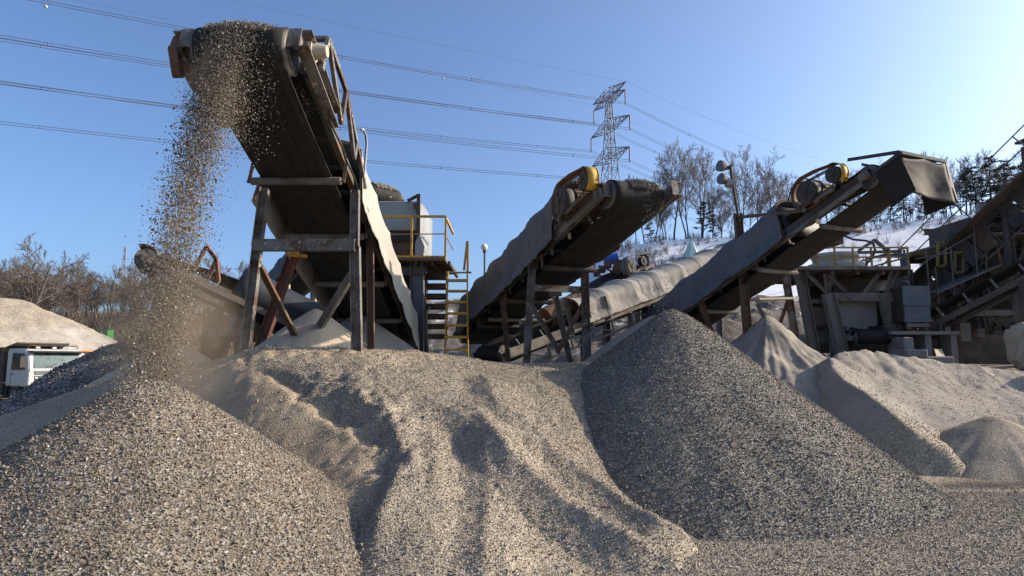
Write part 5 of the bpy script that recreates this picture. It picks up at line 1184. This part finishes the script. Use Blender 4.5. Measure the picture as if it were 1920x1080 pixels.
# ------------------------------------------------------------------ trees
M['bark_brown'] = surf('bare_brown_bark', (.06, .048, .04), (.11, .09, .072), 1.2, .95, bmp=(8, .3, .03)); M['twig_brown'] = surf('brown_twigs', (.105, .086, .072), (.16, .134, .112), .6, .95)
M['bark_grey'] = surf('grey_bark', (.06, .052, .047), (.12, .105, .095), 1.2, .95, bmp=(8, .3, .03)); M['twig_grey'] = surf('grey_brown_twigs', (.14, .125, .115), (.22, .20, .185), .6, .95)
M['needles'] = surf('dark_pine_needles', (.018, .030, .016), (.045, .062, .034), 1.4, .9); M['scrub'] = surf('dry_scrub', (.10, .08, .06), (.18, .145, .11), .5, .95); M['evergreen'] = surf('dull_evergreen', (.035, .045, .022), (.075, .085, .04), .8, .95)
def grow(r, h, spread=.55, levels=4, upright=.5, fork=.35, thick=.017):
    """branch list of (points, radii, level)"""
    out = []
    def br(p, d, ln, rad, lv):
        n = 5 if lv == 0 else (4 if lv == 1 else 3); pts = [p.copy()]; rs = [rad]; dd = d.copy()
        for k in range(n):
            j = Vector((r.gauss(0, 1), r.gauss(0, 1), r.gauss(0, 1))) * (.10 if lv == 0 else .17); dd = (dd + j + Vector((0, 0, upright * (.05 if lv == 0 else .12)))).normalized()
            pts.append(pts[-1] + dd * (ln / n)); rs.append(rad * (1 - .72 * (k + 1) / n))
        out.append((pts, rs, lv))
        if lv >= levels: return
        nb = (r.randint(8, 11) if lv == 0 else r.randint(5, 7) if lv == 1 else r.randint(4, 5) if lv == 2 else r.randint(3, 4))
        for k in range(nb):
            f = (.28 + .70 * (k + r.random()) / nb) if lv == 0 else (.18 + .82 * (k + r.random()) / nb); i = min(n - 1, int(f * n)); g = f * n - i; q = pts[i].lerp(pts[i + 1], g); ax = (pts[i + 1] - pts[i]).normalized()
            side = ax.cross(Vector((r.gauss(0, 1), r.gauss(0, 1), r.gauss(0, 1)))).normalized(); an = r.uniform(.45, .95) * (spread / .55)
            nd = (ax * math.cos(an) + side * math.sin(an)).normalized(); rr = rs[i] * r.uniform(.42, .62)
            l2 = ln * (r.uniform(.34, .58) * (1.1 - .45 * f) if lv == 0 else r.uniform(.42, .68) * (1.05 - .35 * f)); br(q, nd, l2, max(rr, .006), lv + 1)
    br(Vector((0, 0, -.4)), Vector((r.gauss(0, .06), r.gauss(0, .06), 1)).normalized(), h * .86, h * thick, 0)
    return out
def bare_tree(seed, h, mt, mc, tw=.022, **kw):
    r = random.Random(seed); bl = grow(r, h, **kw); tr, cw = MB(), MB()
    for pts, rs, lv in bl:
        if lv == 0: tr.tube(pts, rs, 7)
        else: cw.tube(pts, [max(x, tw) for x in rs], 4 if lv == 1 else 3, caps=False)
    t = tr.build('bare_tree', mt); c = cw.build('crown', mc, t); return t
def pine_tree(seed, h):
    r = random.Random(seed); tr, cw, br = MB(), MB(), MB(); lean = Vector((r.gauss(0, .05), r.gauss(0, .05), 1)).normalized()
    pts = [lean * (h * k / 8) + Vector((r.gauss(0, .06), r.gauss(0, .06), 0)) * (k > 0) + Vector((0, 0, -.3)) for k in range(9)]; tr.tube(pts, [h * .018 * (1 - .10 * k) for k in range(9)], 7)
    nb = int(h * 3.6)
    for k in range(nb):
        f = .32 + .68 * (k + r.random()) / nb; p = pts[0].lerp(pts[-1], f); a = r.random() * 6.283; ln = h * .30 * (1.08 - f) ** .6 * r.uniform(.55, 1.15); d = Vector((math.cos(a), math.sin(a), r.uniform(-.08, .28)))
        q = p + d * ln; br.tube([p, p + d * ln * .5 + Vector((0, 0, -.05)), q], [.05, .035, .015], 4, caps=False)
        for m in range(3 + int(ln * 2.0)):
            c = p.lerp(q, r.uniform(.45, 1.08)) + Vector((r.gauss(0, .22), r.gauss(0, .22), r.gauss(0, .08))); s = r.uniform(.22, .46)
            for z in range(16):      # tufts of needles, flattened
                n = Vector((r.gauss(0, 1), r.gauss(0, 1), r.gauss(0, .8) + .35)).normalized(); b = c + Vector((n.x, n.y, n.z * .45)) * s * r.uniform(.1, .55); e = b + Vector((n.x, n.y, n.z * .6)) * s * r.uniform(.45, .8)
                w = n.cross(Vector((r.gauss(0, 1), r.gauss(0, 1), 1))).normalized() * .05 * r.uniform(.7, 1.5); cw.add([b - w, b + w, e + w * .3, e - w * .3], [(0, 1, 2, 3)])
    for v, f in zip([0], [0]): pass
    t = tr.build('pine_tree', M['bark_grey']); br.build('branches', M['bark_grey'], t); cw.build('crown', M['needles'], t); return t
FOREST, RIDGE, PINES = 'bare brown trees of the wood on the left', 'bare trees along the snowy ridge', 'pines on the snowy ridge'
LF, LR, LP = 'bare brown tree in the dense wood on the left horizon', 'slender bare grey tree on the ridge above the snow', 'dark green pine on the ridge above the snow'
protoF = [bare_tree(100 + k, 10, M['bark_brown'], M['twig_brown'], spread=.5 + .04 * (k % 3), upright=.7) for k in range(6)]
protoR = [bare_tree(200 + k, 9, M['bark_grey'], M['twig_grey'], tw=.013, spread=.42 + .06 * (k % 3), upright=1.2, thick=.012) for k in range(8)]
protoP = [pine_tree(300 + k, 8.5) for k in range(3)]
used = {}
def plant(protos, x, y, z, h, h0, label, cat, group, r, sx=1.0):
    k = r.randrange(len(protos)); o = protos[k]
    if used.get(o.name): o = copy_tree(o)
    else: used[o.name] = True
    s = h / h0; o.location = (x, y, z); o.rotation_euler = (0, 0, r.random() * 6.283); o.scale = (s * sx, s * sx, s); tag(o, label, cat, group); return o
r = random.Random(5)
for k in range(150):
    y = 80 + 55 * r.random() ** .9; px = r.uniform(-170, 460); x = (px - 960) / FPX * y; z = float(ground_h(np.array([x]), np.array([y]))[0])
    plant(protoF, x, y, z - .2, r.uniform(5.8, 9.4), 10, LF, 'tree', FOREST, r, r.uniform(.8, 1.15))
big = bare_tree(781, 12.5, M['bark_grey'], M['twig_brown'], spread=.60, upright=.6, thick=.024, tw=.026); y = 72.0; x = P(42, 600, y).x; big.location = (x, y, float(ground_h(np.array([x]), np.array([y]))[0]) - .2); tag(big, 'large spreading bare tree standing above the wood at the far left', 'tree')
big.scale = (.95, .95, .97)
for k in range(66):
    y = r.uniform(93, 112); px = 1165 + 850 * (k + r.random()) / 66; x = (px - 960) / FPX * y; z = float(snow_h(np.array([x]), np.array([y]))[0])
    hh = np.interp(px, [1165, 1240, 1300, 1500, 1620, 1800, 1990], [7, 13, 14.5, 12.5, 9, 10.5, 11.5]); plant(protoR, x, y, z - .2, hh * r.uniform(.55, 1.15), 9, LR, 'tree', RIDGE, r, r.uniform(.7, 1.0))
for px, h, y in ((1322, 6.2, 94), (1345, 5.0, 97), (1225, 4.5, 96), (1620, 4.2, 98), (1655, 4.6, 96), (1690, 5.4, 99), (1715, 5.0, 95), (1748, 5.6, 98), (1790, 6.4, 97), (1828, 7.6, 96), (1852, 9.4, 99), (1878, 10.2, 97), (1905, 9.0, 95), (1940, 9.6, 98)):
    x = (px - 960) / FPX * y; z = float(snow_h(np.array([x]), np.array([y]))[0]); plant(protoP, x, y, z - .2, h, 8.5, LP, 'tree', PINES, r, r.uniform(.9, 1.2))
# a lone thin tree on the far plateau between ladder and middle conveyor
o = copy_tree(protoR[0]); y = 80; x = P(893, 600, y).x; o.location = (x, y, 3.2); o.scale = (.55, .55, .55); tag(o, 'small pale bare tree seen between the ladder and the middle conveyor', 'tree'); o.pop('group', None) if 'group' in o else None
# undergrowth nobody could count
def scrub(name, pts, h, m, seed, n=14):
    rr = np.random.default_rng(seed); mb_v, mb_f = [], []; k = 0
    for (x, y, z) in pts:
        hh = h * rr.uniform(.5, 1.3)
        for _ in range(n):
            a = rr.uniform(0, 6.283); d = rr.uniform(.15, .75) * hh; b = np.array([x + rr.normal(0, .12 * hh), y + rr.normal(0, .12 * hh), z - .1]); e = np.array([x + math.cos(a) * d, y + math.sin(a) * d, z + hh * rr.uniform(.45, 1.0)]); w = np.array([math.cos(a + 1.57), math.sin(a + 1.57), 0]) * .022 * h
            mb_v += [b - w, b + w, e + w * .4, e - w * .4]; mb_f.append((k, k + 1, k + 2, k + 3)); k += 4
    o = raw_mesh(name, np.array(mb_v), [np.array(mb_f)], [m]); tag(o, kind='stuff'); return o
pts = []
for k in range(1500):
    y = 62 + 60 * r.random(); x = (r.uniform(-170, 480) - 960) / FPX * y; pts.append((x, y, float(ground_h(np.array([x]), np.array([y]))[0])))
scrub('undergrowth', pts, 2.0, M['scrub'], 1, 12)
pts = []
for k in range(650):
    y = r.uniform(90, 106); px = r.uniform(1130, 1990); x = (px - 960) / FPX * y; pts.append((x, y, float(snow_h(np.array([x]), np.array([y]))[0])))
for k in range(260):
    y = r.uniform(66, 90); px = r.gauss(1235, 40); x = (px - 960) / FPX * y; pts.append((x, y, float(snow_h(np.array([x]), np.array([y]))[0])))
for k in range(110):
    y = r.uniform(60, 92); px = r.uniform(1580, 1900); x = (px - 960) / FPX * y; pts.append((x, y, float(snow_h(np.array([x]), np.array([y]))[0])))
scrub('brushwood', pts, 1.3, M['twig_grey'], 2, 12)
def shrub(px, y, h, label):
    rr = random.Random(int(px)); mb = MB(); x = P(px, 600, y).x; z = float(ground_h(np.array([x]), np.array([y]))[0])
    for k in range(900):
        d = Vector((rr.gauss(0, 1), rr.gauss(0, 1), rr.gauss(0, 1))).normalized(); lob = 1 + .3 * math.sin(d.x * 5 + px) * math.cos(d.z * 4); c = Vector((x, y, z + h * .55)) + Vector((d.x * .62, d.y * .62, d.z * .52)) * h * lob * rr.random() ** .4
        n = Vector((rr.gauss(0, 1), rr.gauss(0, 1), rr.gauss(0, 1))).normalized(); u = n.orthogonal().normalized() * .11; w = n.cross(u); mb.add([c - u - w, c + u - w, c + u + w, c - u + w], [(0, 1, 2, 3)])
    o = mb.build('evergreen_shrub', M['evergreen']); tag(o, label, 'shrub'); return o
shrub(188, 64, 2.6, 'round olive green shrub below the wood, nearest the green skip'); shrub(75, 66, 3.0, 'dull green shrub behind the pale stockpile'); shrub(170, 70, 2.2, 'smaller dark green shrub behind the round olive one')
sk = thing('waste_skip', P(198, 622, 60), 'small bright green skip far off beyond the pale stockpile', 'skip'); sk.location.z = float(ground_h(np.array([sk.location.x]), np.array([60.0]))[0])
M['green'] = surf('bright_green_paint', (.03, .15, .04), (.045, .20, .06), 2, .5)
q = sk.location.copy(); z0 = P(196, 629, 60).z
bx = lambda x0, x1, y0, y1, za, zb, o=0: [Vector((q.x + a, b, z)) for z, g in ((za, 0), (zb, o)) for a, b in ((x0 - g, y0 - g), (x1 + g, y0 - g), (x1 + g, y1 + g), (x0 - g, y1 + g))]
MB().hexa(bx(-.42, .42, 59.6, 60.4, z0 - 1.0, z0 + .45, .08)).build('body', M['green'], sk); MB().hexa(bx(-.22, .05, 59.48, 59.52, z0 + .1, z0 + .32)).build('sign_plate', M['white_paint'], sk); MB().hexa(bx(-.52, .52, 59.5, 60.5, z0 + .45, z0 + .52)).build('rim', M['green'], sk)
tq = thing('debris_net', P(1297, 462, 86), 'pale green net bundled on the snow bank below the pine', 'net'); mb = MB(); c = P(1297, 476, 86); rows = []
for i in range(9):
    f = i / 8; rows.append([c + Vector((math.cos(2 * math.pi * k / 18) * (1.15 * (1 - f * .85)) * (1 + .25 * math.sin(k * 2.2)), math.sin(2 * math.pi * k / 18) * .8 * (1 - f * .85) * (1 + .25 * math.sin(k * 2.2)), -.6 + 2.4 * f)) for k in range(18)])
M['net'] = surf('pale_green_net', (.35, .52, .46), (.48, .63, .56), 2, .8); mb.grid(rows, closed=True).build('net', M['net'], tq)

# ------------------------------------------------------------------ pylons and cables
def pylon(base, h, ang, name, label, arms, wb, r_, detail=True):
    t = thing(name, base, label, 'pylon'); ca, sa = math.cos(ang), math.sin(ang)
    w = lambda x, y, z: base + Vector((x * ca - y * sa, x * sa + y * ca, z))
    wid = lambda z: np.interp(z, [0, h * .55, h * .80, h], [wb, wb * .44, wb * .22, wb * .10])
    mb = MB(); n = 16 if detail else 9; zs_ = [h * (1 - (1 - k / n) ** 1.25) for k in range(n + 1)]
    for sx in (-1, 1):
        for sy in (-1, 1): mb.tube([w(sx * wid(z), sy * wid(z), z) for z in zs_], r_ * 1.5, 4)
    for a, b in zip(zs_[:-1], zs_[1:]):
        for k in range(4):
            c = [(-1, -1), (1, -1), (1, 1), (-1, 1)]; p, q = c[k], c[(k + 1) % 4]
            mb.tube([w(p[0] * wid(a), p[1] * wid(a), a), w(q[0] * wid(b), q[1] * wid(b), b)], r_, 3); mb.tube([w(q[0] * wid(a), q[1] * wid(a), a), w(p[0] * wid(b), p[1] * wid(b), b)], r_, 3)
            mb.tube([w(p[0] * wid(b), p[1] * wid(b), b), w(q[0] * wid(b), q[1] * wid(b), b)], r_, 3)
    mb.build('lattice_mast', M['pylon'], t); ends = {}
    for (z, ln, rise, ins) in arms:
        for sd in (-1, 1):
            am = MB(); tip = w(sd * ln, 0, z + rise)
            for sy in (-1, 1):
                am.tube([w(sd * wid(z), sy * wid(z), z), tip], r_ * 1.2, 4); am.tube([w(sd * wid(z + h * .045), sy * wid(z), z + h * .045), tip], r_ * 1.2, 4)
                m_ = 4
                for k in range(m_):
                    f, g = k / m_, (k + .5) / m_; lo = w(sd * wid(z), sy * wid(z), z).lerp(tip, f); hi = w(sd * wid(z), sy * wid(z), z + h * .045).lerp(tip, g); lo2 = w(sd * wid(z), sy * wid(z), z).lerp(tip, (k + 1) / m_); am.tube([lo, hi], r_, 3); am.tube([hi, lo2], r_, 3)
                    if sy == 1: am.tube([w(sd * wid(z), -wid(z), z).lerp(tip, f), w(sd * wid(z), wid(z), z).lerp(tip, (k + 1) / m_)], r_, 3)
            am.build('cross_arm', M['pylon'], t)
            e = tip.copy()
            if ins: e = tip + Vector((0, 0, -ins)); MB().tube([tip, e], .16, 6).build('insulator', M['insulator'], t)
            ends[(round(z), sd)] = e
    return t, ends
DP = 150.0; bp = P(1150, 640, DP); bp.z = 4.0
H = P(1148, 180, DP).z - bp.z
zA = [P(1148, y, DP).z - bp.z for y in (196, 246, 302)]
adir = math.atan2(-7.2, 3.2)
pt, pe = pylon(bp, H, adir, 'transmission_pylon', 'tall lattice transmission pylon standing behind the middle conveyor', [(zA[0], 7.0, 1.0, 3.6), (zA[1], 8.6, 1.0, 3.6), (zA[2], 8.2, 1.0, 3.6), (H - 1.0, 7.4, 1.6, 0)], 4.6, .085)
fp = P(228, 560, 420); fp.z = 8; pylon(fp, P(228, 463, 420).z - 8, .4, 'transmission_pylon', 'tiny distant pylon above the wood at the left', [(26, 6, .5, 0), (32, 7, .5, 0), (37, 5, .5, 0)], 4.5, .16, False)
def cable(a, b, sag, name, label, m=26, sub=2, gap=.45, r_=.045, ball=None):
    a, b = Vector(a), Vector(b); off = Vector((0, 0, gap)); c = thing(name, a, label, 'power line')
    for k in range(sub):
        pts = []
        for i in range(m + 1):
            f = i / m; p = a.lerp(b, f) - Vector((0, 0, sag * 4 * f * (1 - f))) + off * k; pts.append(p)
        MB().tube(pts, r_, 4, caps=False).build('conductor', M['wire'], c)
    if sub > 1:
        for f in (.12, .31, .52, .70, .88):
            p = a.lerp(b, f) - Vector((0, 0, sag * 4 * f * (1 - f))); MB().bar(p - Vector((0, 0, .1)), p + off + Vector((0, 0, .1)), .10, .10).build('spacer', M['wire'], c)
    return c
key = {z: round(z) for z in zA}
LEFT = {(0, 1): (-140, -38, 88), (1, 1): (-140, 47, 90), (2, 1): (-140, 136, 90), (0, -1): (-140, 54, 100), (1, -1): (-140, 139, 101), (2, -1): (-140, 216, 102)}
nm = ('top', 'middle', 'bottom')
for (i, sd), (px, py, d) in LEFT.items():
    e = pe[(round(zA[i]), sd)]
    side = 'near' if sd == 1 else 'far'
    cable(e, P(px, py, d), .9, 'power_cable', f'{nm[i]} cable pair running left from the {side} arms of the tall pylon', r_=.05)
    dr = Vector((114, 56, -9)) * 1.25; cable(e, e + dr, 7.5, 'power_cable', f'{nm[i]} cable pair falling right from the {side} arms of the tall pylon', r_=.045)
for sd in (1, -1):
    e = pe[(round(H - 1.0), sd)]; side = 'near' if sd == 1 else 'far'
    cable(e, P(300 if sd == 1 else -140, -30 if sd == 1 else -60, 96), .5, 'earth_wire', f'thin single earth wire running left from the {side} tip of the tall pylon', sub=1, r_=.022)
    cable(e, e + Vector((140, 70, -8)), 6.0, 'earth_wire', f'thin single earth wire falling right from the {side} tip of the tall pylon', sub=1, r_=.022)
for (px, py, d, lb) in ((86, 12.5, 92, 'white marker ball on the topmost cable at the far left'), (831, 147, 128, 'white marker ball on the cable left of the tall pylon')):
    bm = bmesh.new(); bmesh.ops.create_uvsphere(bm, u_segments=16, v_segments=10, radius=.24); me = bpy.data.meshes.new('marker_ball'); bm.to_mesh(me); bm.free(); me.polygons.foreach_set('use_smooth', [True] * len(me.polygons)); me.materials.append(M['white_paint']); o = bpy.data.objects.new('marker_ball', me); COL.objects.link(o); o.location = P(px, py, d); tag(o, lb, 'marker ball')
# ------------------------------------------------------------------ falling stones
def stream(c, n, v0, seed, tmean, tsd, tmax, size, drift=0.0, spread=.16, t_end=None, name='falling_gravel', mat_='stone_warm', ground=None, carpet=900, cw=(-.3, .3), clen=1.0, wind=0.0):
    r = np.random.default_rng(seed); b = c.b; u = np.array(c.u[:]); v = np.array(c.v[:]); w = np.array(c.w[:]); H = np.array(c.H[:])
    off = np.clip(r.normal(tmean, tsd, n), -tmax, tmax); ang = np.clip(r.normal(.75, .28, n), .1, 1.5)       # release angle round the drum
    p0 = H + v[None] * off[:, None] + (u[None] * np.sin(ang)[:, None] + w[None] * np.cos(ang)[:, None]) * (c.r + .02 + np.abs(r.normal(0, .02, n)))[:, None]
    vel = (u[None] * np.cos(ang)[:, None] - w[None] * np.sin(ang)[:, None]) * (v0 * r.uniform(.65, 1.15, n))[:, None] + r.normal(0, spread, (n, 3)) + v[None] * (drift * r.uniform(.5, 1.4, n))[:, None]
    T = t_end; t = T * r.uniform(0, 1, n) ** .85
    g = np.array([0, 0, -9.81]); p = p0 + vel * t[:, None] + .5 * g * (t ** 2)[:, None] + v[None] * (.5 * wind * t ** 2)[:, None]
    k = np.array([True] * n)
    if ground is not None: k = p[:, 2] > ground(p[:, 0], p[:, 1]) + .01
    p = p[k]; s = np.clip(size * np.exp(r.normal(0, .38, len(p))), size * .35, size * 2.2)
    # stones riding over the drum
    m = carpet; a = r.uniform(-.9, 1.45, m); ll = np.where(a < 0, -a * clen, 0); aa = np.maximum(a, 0); tt = np.clip(r.normal(tmean, (cw[1] - cw[0]) / 3.6, m), cw[0], cw[1])
    q = H + v[None] * tt[:, None] - u[None] * ll[:, None] + (u[None] * np.sin(aa)[:, None] + w[None] * np.cos(aa)[:, None]) * (c.r + .02 + np.abs(r.normal(0, .022, m)) * (1 - ((tt - tmean) / (cw[1] - cw[0])) ** 2 * 2).clip(.1, 1))[:, None]
    s2 = np.clip(size * 1.05 * np.exp(r.normal(0, .35, m)), size * .4, size * 2.2)
    pos = np.concatenate([p, q]); sz = np.concatenate([s, s2]); V, F, T_ = stones_mesh(pos, sz, r.uniform(0, 1, len(pos)), seed)
    o = raw_mesh(name, V, [F], [M[mat_]], None, {'tone': T_}); tag(o, kind='stuff'); return o
gnd = lambda x, y: np.maximum(np.maximum(bank(x, y), coneL(x, y)), 0)
stream(c1, 20000, 1.05, 8, .06, .11, .34, .020, drift=.10, spread=.085, t_end=.95, ground=gnd, carpet=5200, cw=(-.30, .36), clen=1.6, wind=.75)
stream(c1, 34000, 1.0, 18, .03, .12, .40, .0115, drift=.08, spread=.125, t_end=.97, ground=gnd, carpet=3000, cw=(-.34, .38), clen=1.6, wind=.7)
# dribble that clings to the belt and falls straight
stream(c1, 6000, .45, 9, .02, .20, .40, .013, drift=.05, spread=.20, t_end=.55, ground=gnd, carpet=10, mat_='stone_warm')
gnd2 = lambda x, y: np.maximum(coneR(x, y), bank(x, y))
stream(c2, 650, .9, 10, -.12, .09, .3, .018, spread=.10, t_end=.62, ground=gnd2, carpet=3600, cw=(-.34, .14), clen=1.0, mat_='stone_grey')
stream(c5, 30, .8, 11, 0, .1, .3, .05, spread=.1, t_end=.2, carpet=1500, cw=(-.36, .36), clen=.9, mat_='stone_pale')

# ------------------------------------------------------------------ dust hanging where the stones land
def dust(name, c, size, dens, seed, col=(.62, .50, .36)):
    m = bpy.data.materials.new('dust_' + name); m.use_nodes = True; t = m.node_tree; t.nodes.clear()
    out = t.nodes.new('ShaderNodeOutputMaterial'); v = t.nodes.new('ShaderNodeVolumePrincipled'); v.inputs['Color'].default_value = (*col, 1); v.inputs['Anisotropy'].default_value = .2
    tc = t.nodes.new('ShaderNodeTexCoord'); n = noise(t, tc.outputs['Object'], 1.6, 4, .6, .6)
    ln = t.nodes.new('ShaderNodeVectorMath'); ln.operation = 'LENGTH'; t.links.new(tc.outputs['Object'], ln.inputs[0])
    r1 = ramp(t, [(0, (1, 1, 1)), (1, (0, 0, 0))], 'EASE'); t.links.new(ln.outputs['Value'], r1.inputs[0]); r2 = ramp(t, [(.38, (0, 0, 0)), (.72, (1, 1, 1))]); t.links.new(n.outputs[0], r2.inputs[0])
    a = t.nodes.new('ShaderNodeMath'); a.operation = 'MULTIPLY'; t.links.new(r1.outputs[0], a.inputs[0]); t.links.new(r2.outputs[0], a.inputs[1])
    b = t.nodes.new('ShaderNodeMath'); b.operation = 'MULTIPLY'; t.links.new(a.outputs[0], b.inputs[0]); b.inputs[1].default_value = dens
    t.links.new(b.outputs[0], v.inputs['Density']); t.links.new(v.outputs[0], out.inputs['Volume'])
    bm = bmesh.new(); bmesh.ops.create_icosphere(bm, subdivisions=3, radius=1); me = bpy.data.meshes.new(name); bm.to_mesh(me); bm.free(); me.materials.append(m)
    o = bpy.data.objects.new(name, me); COL.objects.link(o); o.location = c; o.scale = size; tag(o, kind='stuff'); return o
dust('dust_cloud', P(320, 640, 6.6), (.9, 1.0, 1.05), 3.4, 1)
dust('dust_cloud', P(400, 190, 6.7), (.42, .5, .8), 2.2, 2)
dust('dust_cloud', P(335, 430, 6.2), (.32, .45, .9), 1.6, 3)
